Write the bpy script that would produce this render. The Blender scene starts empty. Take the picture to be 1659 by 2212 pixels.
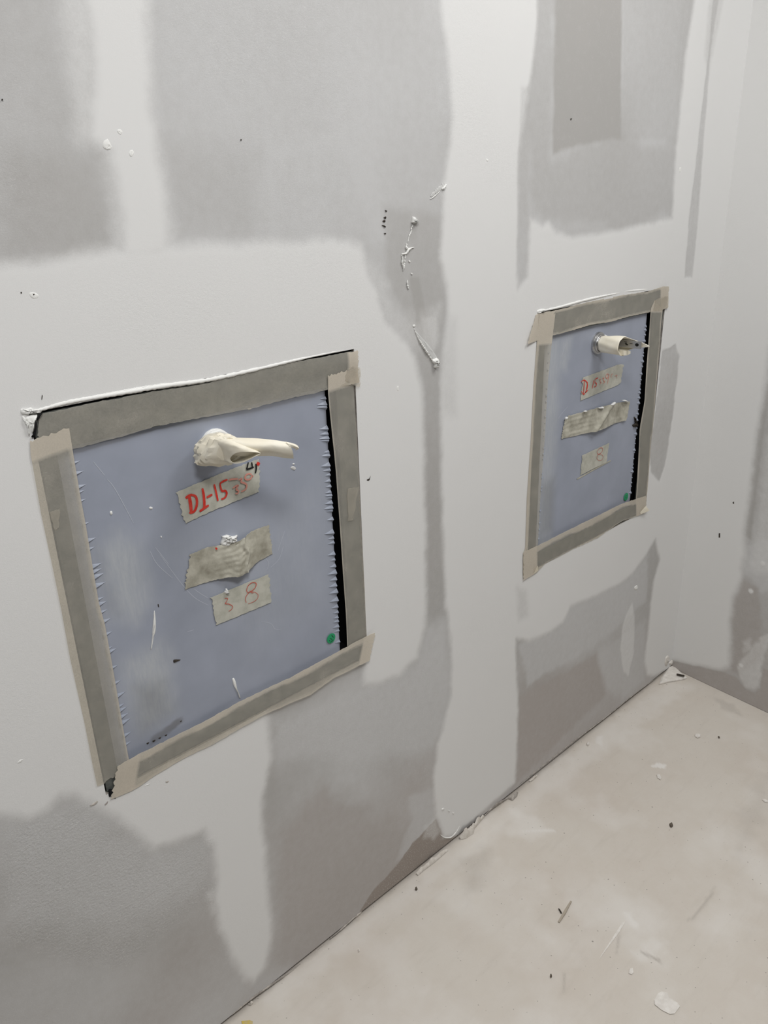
import bpy, bmesh, math, random
import numpy as np
from mathutils import Vector, Matrix

# ---------------------------------------------------------------- camera, world, lights, exposure
# metres: the panel wall is the plane y = 0 (room on the -y side), floor z = 0, wall corner at x = 2.172
scene = bpy.context.scene
COL = scene.collection
cam_data = bpy.data.cameras.new('camera')
cam = bpy.data.objects.new('camera', cam_data)
COL.objects.link(cam)
cam_data.sensor_fit = 'VERTICAL'
cam_data.sensor_height = 36.0
cam_data.lens = 27.94
cam_data.clip_start = 0.02
rot = Matrix(((0.727067, 0.276911, -0.628246), (-0.685915, 0.253110, -0.682244), (-0.029905, 0.926961, 0.373965)))
cam.matrix_world = Matrix.Translation((0.0, -1.0, 1.4695)) @ rot.to_4x4()
scene.camera = cam

world = bpy.data.worlds.new('world')
scene.world = world
world.use_nodes = True
world.node_tree.nodes['Background'].inputs['Color'].default_value = (0.97, 0.985, 1.0, 1)
world.node_tree.nodes['Background'].inputs['Strength'].default_value = 0.07

def lamp(name, loc, sx, sy, power, color=(1, 1, 1)):
    d = bpy.data.lights.new(name, 'AREA')
    d.shape = 'RECTANGLE'; d.size = sx; d.size_y = sy
    d.energy = power; d.color = color
    o = bpy.data.objects.new(name, d); o.location = loc
    COL.objects.link(o)
    return o
lamp('ceiling_lamp', (-0.1, -1.35, 2.65), 0.5, 0.5, 28.5, (1.0, 0.99, 0.975))
lamp('ceiling_lamp', (1.0, -0.7, 2.65), 0.6, 0.6, 6.5, (1.0, 0.99, 0.975))
lamp('ceiling_lamp', (1.55, -1.0, 2.65), 0.6, 0.6, 16.0, (1.0, 0.99, 0.975))

vs = scene.view_settings
vs.view_transform = 'Standard'; vs.look = 'None'; vs.gamma = 1.0
vs.exposure = 0.0
vs.use_curve_mapping = False

rng = random.Random(7)
nrng = np.random.RandomState(11)

# ---------------------------------------------------------------- helpers
def link(name, me, mat=None, parent=None, smooth=False):
    o = bpy.data.objects.new(name, me)
    COL.objects.link(o)
    if parent is not None:
        o.parent = parent
        o.matrix_parent_inverse = Matrix.Translation(-parent.location) if parent.type == 'EMPTY' else Matrix.Identity(4)
    if mat is not None: me.materials.append(mat)
    if smooth: me.polygons.foreach_set('use_smooth', [True] * len(me.polygons))
    return o

def tag(o, label=None, cat=None, group=None, kind=None):
    if label: o['label'] = label
    if cat: o['category'] = cat
    if group: o['group'] = group
    if kind: o['kind'] = kind
    return o

def empty(name, loc, label, cat):
    o = bpy.data.objects.new(name, None)
    o.empty_display_size = 0.05
    o.location = loc
    COL.objects.link(o)
    return tag(o, label, cat)

def mesh(name, verts, faces):
    me = bpy.data.meshes.new(name)
    me.from_pydata([tuple(v) for v in verts], [], faces)
    me.validate(); me.update()
    bm = bmesh.new(); bm.from_mesh(me)
    bmesh.ops.recalc_face_normals(bm, faces=bm.faces)
    bm.to_mesh(me); bm.free()
    return me

def resample(P, n):
    P = np.array(P, float)
    s = np.r_[0, np.cumsum(np.linalg.norm(np.diff(P, axis=0), axis=1))]
    t = np.linspace(0, s[-1], n)
    return np.stack([np.interp(t, s, P[:, k]) for k in range(P.shape[1])], 1)

def catmull(P, n, closed=False):
    P = np.array(P, float); m = len(P); out = []
    segs = m if closed else m - 1
    for i in range(n):
        t = i / n * segs if closed else i / (n - 1) * segs
        k = min(int(t), segs - 1); u = t - k
        g = (lambda j: P[j % m]) if closed else (lambda j: P[min(max(j, 0), m - 1)])
        a, b, c, d = g(k - 1), g(k), g(k + 1), g(k + 2)
        out.append(0.5 * (2 * b + (c - a) * u + (2 * a - 5 * b + 4 * c - d) * u * u + (3 * b - a - 3 * c + d) * u ** 3))
    return np.array(out)

def noise2(x, y, seed=0):
    # smooth value noise, vectorised
    r = np.random.RandomState(seed).rand(256 * 256)
    xi = np.floor(x).astype(int); yi = np.floor(y).astype(int)
    fx = x - xi; fy = y - yi
    fx = fx * fx * (3 - 2 * fx); fy = fy * fy * (3 - 2 * fy)
    h = lambda a, b: r[(a % 256) * 256 + (b % 256)]
    return (h(xi, yi) * (1 - fx) + h(xi + 1, yi) * fx) * (1 - fy) + (h(xi, yi + 1) * (1 - fx) + h(xi + 1, yi + 1) * fx) * fy

def fbm(x, y, seed=0, octs=4):
    t = np.zeros_like(x); a = 0.5; s = 0.0
    for i in range(octs):
        t += a * noise2(x * 2 ** i, y * 2 ** i, seed + i); s += a; a *= 0.5
    return t / s - 0.5

def sdf(px, py, poly):
    # signed distance, positive inside
    d2 = np.full(px.shape, 1e9); inside = np.zeros(px.shape, bool)
    n = len(poly)
    for i in range(n):
        ax, ay = poly[i]; bx, by = poly[(i + 1) % n]
        ex, ey = bx - ax, by - ay
        L2 = ex * ex + ey * ey + 1e-12
        t = np.clip(((px - ax) * ex + (py - ay) * ey) / L2, 0, 1)
        d2 = np.minimum(d2, (px - ax - t * ex) ** 2 + (py - ay - t * ey) ** 2)
        cond = ((ay > py) != (by > py))
        with np.errstate(divide='ignore', invalid='ignore'):
            xin = ex * (py - ay) / (ey if ey != 0 else 1e-12) + ax
        inside ^= cond & (px < xin)
    d = np.sqrt(d2)
    return np.where(inside, d, -d)

def paint(field, U, V, poly, blur, strength=1.0, amp=0.006, freq=40, seed=0, mode='max', fy=1.0):
    # blends a soft-edged patch of the given outline into a per-vertex field
    P = np.array(poly); m = blur * 1.5 + amp * 2
    sel = (U > P[:, 0].min() - m) & (U < P[:, 0].max() + m) & (V > P[:, 1].min() - m) & (V < P[:, 1].max() + m)
    if not sel.any(): return
    u, v = U[sel], V[sel]
    d = sdf(u, v, poly) + amp * 2 * fbm(u * freq, v * freq * fy, seed, 4)
    t = np.clip(d / blur + 0.5, 0, 1); t = t * t * (3 - 2 * t) * strength
    if mode == 'max': field[sel] = np.maximum(field[sel], t)
    elif mode == 'over': field[sel] = field[sel] + (1 - field[sel]) * t
    elif mode == 'cut': field[sel] = field[sel] * (1 - t)

def axis(breaks):
    out = []
    for a, b, st in breaks:
        n = max(1, int(round((b - a) / st)))
        out += list(np.linspace(a, b, n + 1)[:-1])
    return np.array(out + [breaks[-1][1]])

def grid_mesh(name, X, Y, Z, keep, attrs):
    # X, Y, Z: (ny, nx) arrays, keep: (ny-1, nx-1) bool of faces kept
    ny, nx = X.shape
    co = np.stack([X, Y, Z], -1).reshape(-1, 3)
    idx = np.arange(nx * ny).reshape(ny, nx)
    q = np.stack([idx[:-1, :-1], idx[:-1, 1:], idx[1:, 1:], idx[1:, :-1]], -1)[keep]
    me = bpy.data.meshes.new(name)
    me.vertices.add(len(co)); me.vertices.foreach_set('co', co.astype(np.float32).ravel())
    nf = len(q)
    me.loops.add(nf * 4); me.loops.foreach_set('vertex_index', q.astype(np.int32).ravel())
    me.polygons.add(nf)
    me.polygons.foreach_set('loop_start', np.arange(0, nf * 4, 4, dtype=np.int32))
    me.polygons.foreach_set('use_smooth', np.ones(nf, bool))
    me.update(calc_edges=True); me.validate()
    for k, a in attrs.items():
        at = me.attributes.new(k, 'FLOAT', 'POINT')
        at.data.foreach_set('value', a.astype(np.float32).ravel())
    return me

def box(name, x0, x1, y0, y1, z0, z1, mat, parent=None):
    v = [(x, y, z) for x in (x0, x1) for y in (y0, y1) for z in (z0, z1)]
    f = [(0, 1, 3, 2), (4, 6, 7, 5), (0, 4, 5, 1), (2, 3, 7, 6), (0, 2, 6, 4), (1, 5, 7, 3)]
    return link(name, mesh(name, v, f), mat, parent)

def multi_box(name, boxes, mat, parent=None, bevel=0.0):
    V = []; F = []
    for x0, x1, y0, y1, z0, z1 in boxes:
        o = len(V)
        V += [(x, y, z) for x in (x0, x1) for y in (y0, y1) for z in (z0, z1)]
        F += [tuple(o + k for k in f) for f in [(0, 1, 3, 2), (4, 6, 7, 5), (0, 4, 5, 1), (2, 3, 7, 6), (0, 2, 6, 4), (1, 5, 7, 3)]]
    o = link(name, mesh(name, V, F), mat, parent)
    if bevel:
        m = o.modifiers.new('bevel', 'BEVEL'); m.width = bevel; m.segments = 2
    return o

def solid_grid(name, G, thick, mat, parent=None, smooth=True, axisv=(0, 1, 0)):
    # G (m, n, 3) front sheet; a back sheet lies thick further along axisv; returns a closed thin solid
    m, n, _ = G.shape
    t = np.array(thick) if np.ndim(thick) else np.full((m, n), thick)
    Bk = G + t[..., None] * np.array(axisv, float)
    V = np.concatenate([G.reshape(-1, 3), Bk.reshape(-1, 3)])
    o = m * n; F = []
    for i in range(m - 1):
        for j in range(n - 1):
            a, b, c, d = i * n + j, i * n + j + 1, (i + 1) * n + j + 1, (i + 1) * n + j
            F.append((a, b, c, d)); F.append((o + d, o + c, o + b, o + a))
    for i in range(m - 1):
        for j in (0, n - 1):
            a, d = i * n + j, (i + 1) * n + j
            F.append((a, d, o + d, o + a))
    for j in range(n - 1):
        for i in (0, m - 1):
            a, b = i * n + j, i * n + j + 1
            F.append((a, b, o + b, o + a))
    ob = link(name, mesh(name, V, F), mat, parent, smooth)
    if smooth:
        ob.data.set_sharp_from_angle(angle=math.radians(50))
    return ob

def strip(name, A, B, nu, nv, thick, mat, parent=None, h=None, jit=0.0, endjit=0.0, seed=0):
    # a strip of tape between two edge polylines A and B (same direction); h(u, v) lifts it off the wall
    r = np.random.RandomState(seed)
    a = resample(A, nu); b = resample(B, nu)
    if jit:
        k = np.cumsum(r.randn(nu)); k -= np.linspace(k[0], k[-1], nu)
        a[:, 2] += (r.rand(nu) - .5) * jit; b[:, 2] += (r.rand(nu) - .5) * jit
    G = np.zeros((nv, nu, 3))
    for j in range(nv):
        v = j / (nv - 1)
        G[j] = a * (1 - v) + b * v
        if endjit:
            for c, e in ((0, 1), (nu - 1, -1)):
                d = (G[j, c] - G[j, c + e]); d /= max(np.linalg.norm(d), 1e-9)
                G[j, c] += d * (r.rand() - .6) * endjit
        if h is not None:
            for i in range(nu):
                G[j, i, 1] -= h(i / (nu - 1), v)
    return solid_grid(name, G, thick, mat, parent)

def writing(groups, name, strokes, *a):
    k = 0
    for n in groups:
        ribbon_mesh(name, strokes[k:k + n], *a); k += n

def ribbons(name, strokes, y, wid, mat, parent=None, lift=0.0003):
    for s in strokes: ribbon_mesh(name, [s], y, wid, mat, parent, lift)

def ribbon_mesh(name, strokes, y, wid, mat, parent=None, lift=0.0003):
    # flat hand-drawn strokes lying on a surface at depth y; strokes: lists of (x, z) or ((x, z) list, width)
    V = []; F = []
    for k, s in enumerate(strokes):
        w = wid
        if isinstance(s, tuple): s, w = s
        P = catmull(s, max(6, 5 * len(s))) if len(s) > 2 else resample(s, 6)
        n = len(P); o = len(V)
        T = np.gradient(P, axis=0); T /= np.linalg.norm(T, axis=1)[:, None] + 1e-9
        N = np.stack([-T[:, 1], T[:, 0]], 1)
        for i in range(n):
            e = 0.55 + 0.45 * math.sin(math.pi * min(1, (i + .7) / n)) ** .5
            for sg in (1, -1):
                p = P[i] + N[i] * sg * w * 0.5 * e
                V.append((p[0], y - lift - k * 2e-5, p[1]))
        F += [(o + 2 * i, o + 2 * i + 1, o + 2 * i + 3, o + 2 * i + 2) for i in range(n - 1)]
    return link(name, mesh(name, V, F), mat, parent)

def blob(name, pts, depth, mat, parent=None, y=0.0, seed=0, rough=0.35, rings=6):
    # lump of dried compound: outline pts (x, z), domed out of the surface with a rough skin
    r = np.random.RandomState(seed)
    P = catmull(pts, max(14, len(pts) * 3), True); n = len(P); c = P.mean(0)
    V = []; F = []
    for k in range(rings):
        s = 1 - k / rings
        for i in range(n):
            q = c + (P[i] - c) * s
            dd = depth * (1 - s ** 2) ** .6 * (1 + rough * (r.rand() - .5) * 2) if k else -0.0008
            j = (r.rand(2) - .5) * rough * 0.1 * np.linalg.norm(P[i] - c) if k else np.zeros(2)
            V.append((q[0] + j[0], y - dd, q[1] + j[1]))
    V.append((c[0], y - depth, c[1]))
    for k in range(rings - 1):
        for i in range(n):
            a, b = k * n + i, k * n + (i + 1) % n
            F.append((a, b, b + n, a + n))
    t = len(V) - 1; o = (rings - 1) * n
    F += [(o + i, o + (i + 1) % n, t) for i in range(n)]
    F.append(tuple(range(n - 1, -1, -1)))
    return link(name, mesh(name, V, F), mat, parent, True)

def trail(name, pts, width, depth, mat, parent=None, y=0.0, seed=0, n=40, rough=0.9):
    # a drawn-out ridge of dried compound along pts (x, z)
    r = np.random.RandomState(seed)
    P = catmull(pts, n); T = np.gradient(P, axis=0); T /= np.linalg.norm(T, axis=1)[:, None] + 1e-9
    N = np.stack([-T[:, 1], T[:, 0]], 1)
    V = []; F = []; m = 6
    for i in range(n):
        e = max(0.08, math.sin(math.pi * (i + .5) / n) ** .5) * (1 - rough / 2 + rough * r.rand())
        for k in range(m):
            a = math.pi * k / (m - 1)
            p = P[i] + N[i] * math.cos(a) * width * .5 * e
            V.append((p[0], y + 0.0006 - (math.sin(a) * depth * e + 0.0006), p[1]))
    for i in range(n - 1):
        for k in range(m - 1):
            a = i * m + k
            F.append((a, a + 1, a + m + 1, a + m))
        F.append((i * m, (i + 1) * m, (i + 1) * m + m - 1, i * m + m - 1))
    F.append(tuple(range(m))); F.append(tuple(range((n - 1) * m + m - 1, (n - 1) * m - 1, -1)))
    return link(name, mesh(name, V, F), mat, parent, True)

def lathe(name, prof, cx, cz, mat, parent=None, n=40, wob=0.0, seed=0):
    # profile (radius, depth) turned about an axis standing straight out of the wall at (cx, cz)
    r = np.random.RandomState(seed); V = []; F = []
    for rad, d in prof:
        for i in range(n):
            a = 2 * math.pi * i / n
            k = 1 + wob * (r.rand() - .5)
            V.append((cx + rad * k * math.cos(a), -d, cz + rad * k * math.sin(a)))
    for j in range(len(prof) - 1):
        for i in range(n):
            a, b = j * n + i, j * n + (i + 1) % n
            F.append((a, b, b + n, a + n))
    F.append(tuple(range(n))); F.append(tuple(range((len(prof) - 1) * n, len(prof) * n)))
    o = link(name, mesh(name, V, F), mat, parent, True)
    o.data.set_sharp_from_angle(angle=math.radians(35))
    return o

def loft(name, rings, mat, parent=None, nseg=32, nlen=24, crumple=0.0, cap0=True, cap1=False, thick=0.0, seed=0, sharp=45):
    R = np.array([catmull(r, nseg, True) for r in rings])            # (k, nseg, 3)
    S = np.stack([catmull(R[:, i], nlen) for i in range(nseg)], 1)   # (nlen, nseg, 3)
    if crumple:
        # faceted creases like wrapped paper tape
        uu, vv = np.meshgrid(np.arange(nseg) / nseg * 9, np.arange(nlen) / nlen * 7)
        f = np.abs(fbm(uu, vv, seed, 3)) * 2 - 0.25
        c = S.mean(1, keepdims=True)
        d = S - c; d /= np.linalg.norm(d, axis=2, keepdims=True) + 1e-9
        w = np.sin(np.linspace(0.25, math.pi * .93, nlen))[:, None, None]
        S = S + d * f[..., None] * crumple * w
    V = list(S.reshape(-1, 3)); F = []
    for j in range(nlen - 1):
        for i in range(nseg):
            a, b = j * nseg + i, j * nseg + (i + 1) % nseg
            F.append((a, b, b + nseg, a + nseg))
    if cap0: F.append(tuple(range(nseg - 1, -1, -1)))
    if cap1: F.append(tuple(range((nlen - 1) * nseg, nlen * nseg)))
    o = link(name, mesh(name, V, F), mat, parent, True)
    if thick:
        m = o.modifiers.new('paper_thickness', 'SOLIDIFY'); m.thickness = thick; m.offset = -1
    o.data.set_sharp_from_angle(angle=math.radians(sharp))
    return o

# ---------------------------------------------------------------- materials
def new_mat(name):
    m = bpy.data.materials.new(name); m.use_nodes = True
    nt = m.node_tree; b = nt.nodes['Principled BSDF']
    return m, nt, b

def node(nt, typ, **kw):
    n = nt.nodes.new(typ)
    for k, v in kw.items(): setattr(n, k, v)
    return n

def srgb(r, g, b):
    f = lambda c: (c / 255 / 12.92) if c <= 10.3 else ((c / 255 + 0.055) / 1.055) ** 2.4
    return (f(r), f(g), f(b), 1)

def coords(nt, scale=(1, 1, 1)):
    tc = node(nt, 'ShaderNodeTexCoord'); mp = node(nt, 'ShaderNodeMapping')
    mp.inputs['Scale'].default_value = scale
    nt.links.new(tc.outputs['Object'], mp.inputs['Vector'])
    return mp.outputs['Vector']

def noise(nt, vec, scale, detail=4, rough=0.55):
    n = node(nt, 'ShaderNodeTexNoise')
    n.inputs['Scale'].default_value = scale; n.inputs['Detail'].default_value = detail
    n.inputs['Roughness'].default_value = rough
    nt.links.new(vec, n.inputs['Vector'])
    return n.outputs['Fac']

def ramp(nt, fac, a, b, ca=(0, 0, 0, 1), cb=(1, 1, 1, 1)):
    r = node(nt, 'ShaderNodeValToRGB')
    r.color_ramp.elements[0].position = a; r.color_ramp.elements[0].color = ca
    r.color_ramp.elements[1].position = b; r.color_ramp.elements[1].color = cb
    nt.links.new(fac, r.inputs['Fac'])
    return r.outputs['Color']

def mixc(nt, fac, a, b, blend='MIX'):
    n = node(nt, 'ShaderNodeMix', data_type='RGBA', blend_type=blend)
    if hasattr(fac, 'is_linked'): nt.links.new(fac, n.inputs[0])
    else: n.inputs[0].default_value = fac
    for s, k in ((a, 6), (b, 7)):
        if hasattr(s, 'is_linked'): nt.links.new(s, n.inputs[k])
        else: n.inputs[k].default_value = s
    return n.outputs[2]

def mth(nt, op, a, b=0.0, clamp=False):
    n = node(nt, 'ShaderNodeMath', operation=op, use_clamp=clamp)
    for i, s in enumerate((a, b)):
        if hasattr(s, 'is_linked'): nt.links.new(s, n.inputs[i])
        else: n.inputs[i].default_value = s
    return n.outputs[0]

def attr(nt, name):
    n = node(nt, 'ShaderNodeAttribute'); n.attribute_name = name
    return n.outputs['Fac']

def bump(nt, bsdf, h, strength, dist):
    b = node(nt, 'ShaderNodeBump')
    if hasattr(strength, 'is_linked'): nt.links.new(strength, b.inputs['Strength'])
    else: b.inputs['Strength'].default_value = strength
    b.inputs['Distance'].default_value = dist
    nt.links.new(h, b.inputs['Height'])
    nt.links.new(b.outputs['Normal'], bsdf.inputs['Normal'])

def wall_material():
    m, nt, b = new_mat('drywall_and_compound')
    v = coords(nt)
    fine = noise(nt, v, 420, 3, 0.6); mid = noise(nt, v, 60, 5, 0.6); big = noise(nt, v, 7, 4, 0.55)
    mud = attr(nt, 'mud'); haze = attr(nt, 'haze'); pink = attr(nt, 'pink'); grit = attr(nt, 'grit')
    # raw board paper, warmer in the untouched areas, thinned compound wiped over it
    raw = mixc(nt, pink, (0.435, 0.427, 0.412, 1), (0.452, 0.416, 0.394, 1))
    raw = mixc(nt, mth(nt, 'MULTIPLY', mth(nt, 'SUBTRACT', big, 0.35), 0.8, True), raw, (0.485, 0.458, 0.445, 1))
    hz = mth(nt, 'ADD', haze, mth(nt, 'MULTIPLY', mth(nt, 'SUBTRACT', mid, 0.5), 0.5), True)
    hz = mth(nt, 'ADD', hz, mth(nt, 'MULTIPLY', mth(nt, 'SUBTRACT', fine, 0.5), 0.35), True)
    c = mixc(nt, hz, raw, (0.61, 0.61, 0.61, 1))
    c = mixc(nt, mth(nt, 'MULTIPLY', attr(nt, 'bare'), 0.85), c, (0.33, 0.285, 0.25, 1))   # torn, brown core of the board
    edge = mth(nt, 'MULTIPLY', mud, mth(nt, 'SUBTRACT', 1.0, mud))
    wob = mth(nt, 'ADD', mth(nt, 'MULTIPLY', mth(nt, 'SUBTRACT', mid, 0.5), 1.5), mth(nt, 'MULTIPLY', mth(nt, 'SUBTRACT', fine, 0.5), 1.2))
    mm = mth(nt, 'ADD', mud, mth(nt, 'MULTIPLY', edge, wob), True)
    comp = mixc(nt, mth(nt, 'MULTIPLY', big, 0.35), (0.79, 0.79, 0.783, 1), (0.755, 0.752, 0.74, 1))
    c = mixc(nt, mm, c, comp)
    # speckle of dried grit
    sp = ramp(nt, noise(nt, v, 300, 3, 0.6), 0.6, 0.68)
    c = mixc(nt, mth(nt, 'MULTIPLY', mth(nt, 'MULTIPLY', sp, grit), 0.55), c, (0.8, 0.8, 0.78, 1))
    nt.links.new(c, b.inputs['Base Color'])
    b.inputs['Roughness'].default_value = 0.75
    b.inputs['Specular IOR Level'].default_value = 0.25
    g = mth(nt, 'ADD', mth(nt, 'MULTIPLY', noise(nt, v, 700, 3, 0.6), 0.35), mth(nt, 'MULTIPLY', noise(nt, v, 230, 3, 0.6), grit))
    bump(nt, b, g, mth(nt, 'ADD', mth(nt, 'MULTIPLY', grit, 0.85), 0.13), 0.0016)
    return m

def simple(name, col, rough=0.6, spec=0.3, var=0.0, vscale=60, col2=None, bstr=0.0, bscale=200, metal=0.0, stretch=(1, 1, 1), lo=0.4, hi=0.65):
    m, nt, b = new_mat(name)
    b.inputs['Roughness'].default_value = rough
    b.inputs['Specular IOR Level'].default_value = spec
    b.inputs['Metallic'].default_value = metal
    v = coords(nt, stretch)
    if col2 is not None:
        nt.links.new(ramp(nt, noise(nt, v, vscale, 5, 0.6), lo, hi, col, col2), b.inputs['Base Color'])
    else:
        b.inputs['Base Color'].default_value = col
    if bstr: bump(nt, b, noise(nt, v, bscale, 4, 0.6), bstr, 0.001)
    return m

def tape_material(name, col, col2, trans):
    # thin paper tape: diffuse paper with part of what lies beneath showing through
    m, nt, b = new_mat(name)
    out = nt.nodes['Material Output']
    v = coords(nt)
    n = noise(nt, v, 38, 5, 0.6)
    fn = noise(nt, v, 420, 3, 0.6)
    c = ramp(nt, n, 0.35, 0.68, col, col2)
    c = mixc(nt, attr(nt, 'loose'), c, srgb(217, 209, 195))
    nt.links.new(c, b.inputs['Base Color'])
    b.inputs['Roughness'].default_value = 0.55
    b.inputs['Specular IOR Level'].default_value = 0.3
    bump(nt, b, mth(nt, 'ADD', fn, mth(nt, 'MULTIPLY', n, 1.2)), 0.25, 0.0008)
    t = node(nt, 'ShaderNodeBsdfTransparent')
    t.inputs['Color'].default_value = (1.0, 0.975, 0.935, 1)
    mx = node(nt, 'ShaderNodeMixShader')
    loose = attr(nt, 'loose')   # 1 where the paper stands off instead of being rubbed down
    tr = mth(nt, 'SUBTRACT', mth(nt, 'ADD', mth(nt, 'MULTIPLY', mth(nt, 'SUBTRACT', fn, 0.5), 0.2), trans), mth(nt, 'MULTIPLY', loose, 0.45), True)
    nt.links.new(tr, mx.inputs['Fac'])
    nt.links.new(b.outputs[0], mx.inputs[1]); nt.links.new(t.outputs[0], mx.inputs[2])
    nt.links.new(mx.outputs[0], out.inputs['Surface'])
    return m

def floor_material():
    m, nt, b = new_mat('concrete_floor')
    v = coords(nt); dust = attr(nt, 'dust'); dirt_and_dark = attr(nt, 'dirt_and_dark')
    big = noise(nt, v, 3.2, 5, 0.6); mid = noise(nt, v, 22, 5, 0.62); fine = noise(nt, v, 300, 4, 0.7)
    st = noise(nt, coords(nt, (1.0, 5.0, 1.0)), 9, 5, 0.6)
    c = ramp(nt, big, 0.3, 0.72, (0.625, 0.567, 0.502, 1), (0.675, 0.632, 0.57, 1))
    c = mixc(nt, mth(nt, 'MULTIPLY', ramp(nt, mid, 0.42, 0.7), 0.28), c, (0.70, 0.66, 0.61, 1))
    c = mixc(nt, mth(nt, 'MULTIPLY', ramp(nt, st, 0.55, 0.75), 0.22), c, (0.50, 0.455, 0.40, 1))
    c = mixc(nt, mth(nt, 'MULTIPLY', ramp(nt, noise(nt, v, 900, 2, 0.5), 0.66, 0.74), 0.25), c, (0.34, 0.30, 0.27, 1))
    c = mixc(nt, mth(nt, 'MULTIPLY', dust, mth(nt, 'ADD', 0.5, mid, True)), c, (0.80, 0.775, 0.74, 1))
    c = mixc(nt, mth(nt, 'MULTIPLY', dirt_and_dark, mth(nt, 'ADD', 0.25, fine, True)), c, (0.33, 0.295, 0.26, 1))
    # pinholes
    ph = ramp(nt, noise(nt, v, 170, 1, 0.4), 0.205, 0.24, (1, 1, 1, 1), (0, 0, 0, 1))
    c = mixc(nt, mth(nt, 'MULTIPLY', ph, 0.8), c, (0.22, 0.2, 0.18, 1))
    nt.links.new(c, b.inputs['Base Color'])
    b.inputs['Roughness'].default_value = 0.7
    b.inputs['Specular IOR Level'].default_value = 0.25
    bump(nt, b, mth(nt, 'ADD', fine, mth(nt, 'MULTIPLY', mid, 2.0)), 0.22, 0.0015)
    return m

def film_material():
    m, nt, b = new_mat('lavender_protective_film')
    v = coords(nt); dust = attr(nt, 'dust'); dirt_and_dark = attr(nt, 'dirt_and_dark')
    n = noise(nt, v, 9, 4, 0.55); f = noise(nt, coords(nt, (1, 1, 0.16)), 240, 4, 0.7)
    c = ramp(nt, n, 0.3, 0.7, srgb(152, 158, 172), srgb(165, 171, 186))
    c = mixc(nt, mth(nt, 'MULTIPLY', mth(nt, 'MULTIPLY', dust, f), 1.25, True), c, srgb(193, 197, 199))
    c = mixc(nt, mth(nt, 'MULTIPLY', dirt_and_dark, mth(nt, 'ADD', n, 0.3, True)), c, srgb(118, 119, 122))
    nt.links.new(c, b.inputs['Base Color'])
    b.inputs['Roughness'].default_value = 0.42
    b.inputs['Specular IOR Level'].default_value = 0.35
    bump(nt, b, noise(nt, v, 500, 3, 0.6), 0.06, 0.001)
    return m

M_WALL = wall_material()
M_MUD = simple('dried_compound', srgb(240, 240, 237), 0.7, 0.25, bstr=0.3, bscale=260)
M_MUDGREY = simple('grey_smear', srgb(206, 206, 204), 0.75, 0.25, bstr=0.3, bscale=260)
M_FLOOR = floor_material()
M_FILM = film_material()
M_FILMC = simple('creased_film', srgb(150, 157, 171), 0.4, 0.35)
M_FRAME = simple('primed_steel', srgb(72, 76, 75), 0.5, 0.4, vscale=45, col2=srgb(104, 107, 103))
M_BLACK = simple('gap_shade_black', (0.012, 0.012, 0.013, 1), 0.8, 0.1)  # near-black colour stands in for the shade inside gaps and slits
M_TAPE = tape_material('masking_tape', srgb(194, 193, 186), srgb(208, 206, 198), 0.72)
M_CREAM = simple('cream_tape', srgb(238, 231, 212), 0.5, 0.35, vscale=30, col2=srgb(246, 241, 226), bstr=0.25, bscale=90)
M_LABEL = simple('silver_cloth_tape', srgb(174, 174, 162), 0.6, 0.3, vscale=55, col2=srgb(196, 195, 184), bstr=0.4, bscale=120, lo=0.3, hi=0.6)
M_LABEL2 = simple('crumpled_silver_tape', srgb(146, 142, 128), 0.5, 0.4, vscale=34, col2=srgb(194, 191, 177), bstr=0.55, bscale=110, lo=0.3, hi=0.62)
M_RED = simple('red_marker', srgb(208, 48, 38), 0.6, 0.3, vscale=150, col2=srgb(222, 84, 70), lo=0.35, hi=0.75)
M_REDFADE = simple('faded_red_marker', srgb(216, 150, 136), 0.6, 0.3)
M_REDTHIN = simple('thin_red_marker', srgb(196, 92, 76), 0.6, 0.3)
M_INK = simple('black_marker', srgb(24, 24, 24), 0.5, 0.3)
M_GREEN = simple('green_sticker', srgb(20, 150, 98), 0.45, 0.4)
M_STEEL = simple('brushed_steel', (0.55, 0.55, 0.55, 1), 0.3, 0.5, metal=0.9, bstr=0.08, bscale=300)
M_SCRATCH = simple('pale_scratch', srgb(188, 193, 204), 0.6, 0.3)
M_DARKBIT = simple('dark_debris_and_pits', srgb(66, 60, 54), 0.8, 0.2)
M_GRIT = simple('brown_grit', srgb(104, 96, 86), 0.8, 0.2)
M_PAPER = simple('torn_board_paper', srgb(206, 199, 190), 0.75, 0.2, vscale=80, col2=srgb(226, 221, 213), bstr=0.3)
M_CHIP = simple('plaster_chip', srgb(222, 217, 210), 0.75, 0.2, vscale=90, col2=srgb(236, 232, 226), bstr=0.4)
M_STICK = simple('wood_sliver', srgb(176, 166, 152), 0.7, 0.2)
M_YELLOW = simple('yellow_paint', srgb(214, 190, 96), 0.7, 0.2, vscale=120, col2=srgb(200, 184, 140))
M_GREYPAPER = simple('grey_board_edge', srgb(150, 144, 138), 0.8, 0.2, vscale=70, col2=srgb(196, 190, 182))

# ---------------------------------------------------------------- structure: left wall
XC = 2.172                      # corner
O1 = (0.3305, 0.864, 0.637, 1.229)     # openings of the two access panels: x0, x1, z0, z1
O2 = (1.366, 1.892, 0.634, 1.230)

FOOT = 0.0085
xs = axis([(-0.7, 0.06, 0.02), (0.06, O1[0], 0.003), (O1[0], O1[1], 0.003), (O1[1], O2[0], 0.003), (O2[0], O2[1], 0.0035), (O2[1], XC, 0.004)])
zs = axis([(FOOT, O1[2] - .003, 0.003), (O1[2] - .003, 1.2295, 0.003), (1.2295, 1.95, 0.003), (1.95, 2.66, 0.02)])
U, V = np.meshgrid(xs, zs)
mud = np.zeros_like(U); haze = np.zeros_like(U); pink = np.zeros_like(U); grit = np.zeros_like(U); bare = np.zeros_like(U)

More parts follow.
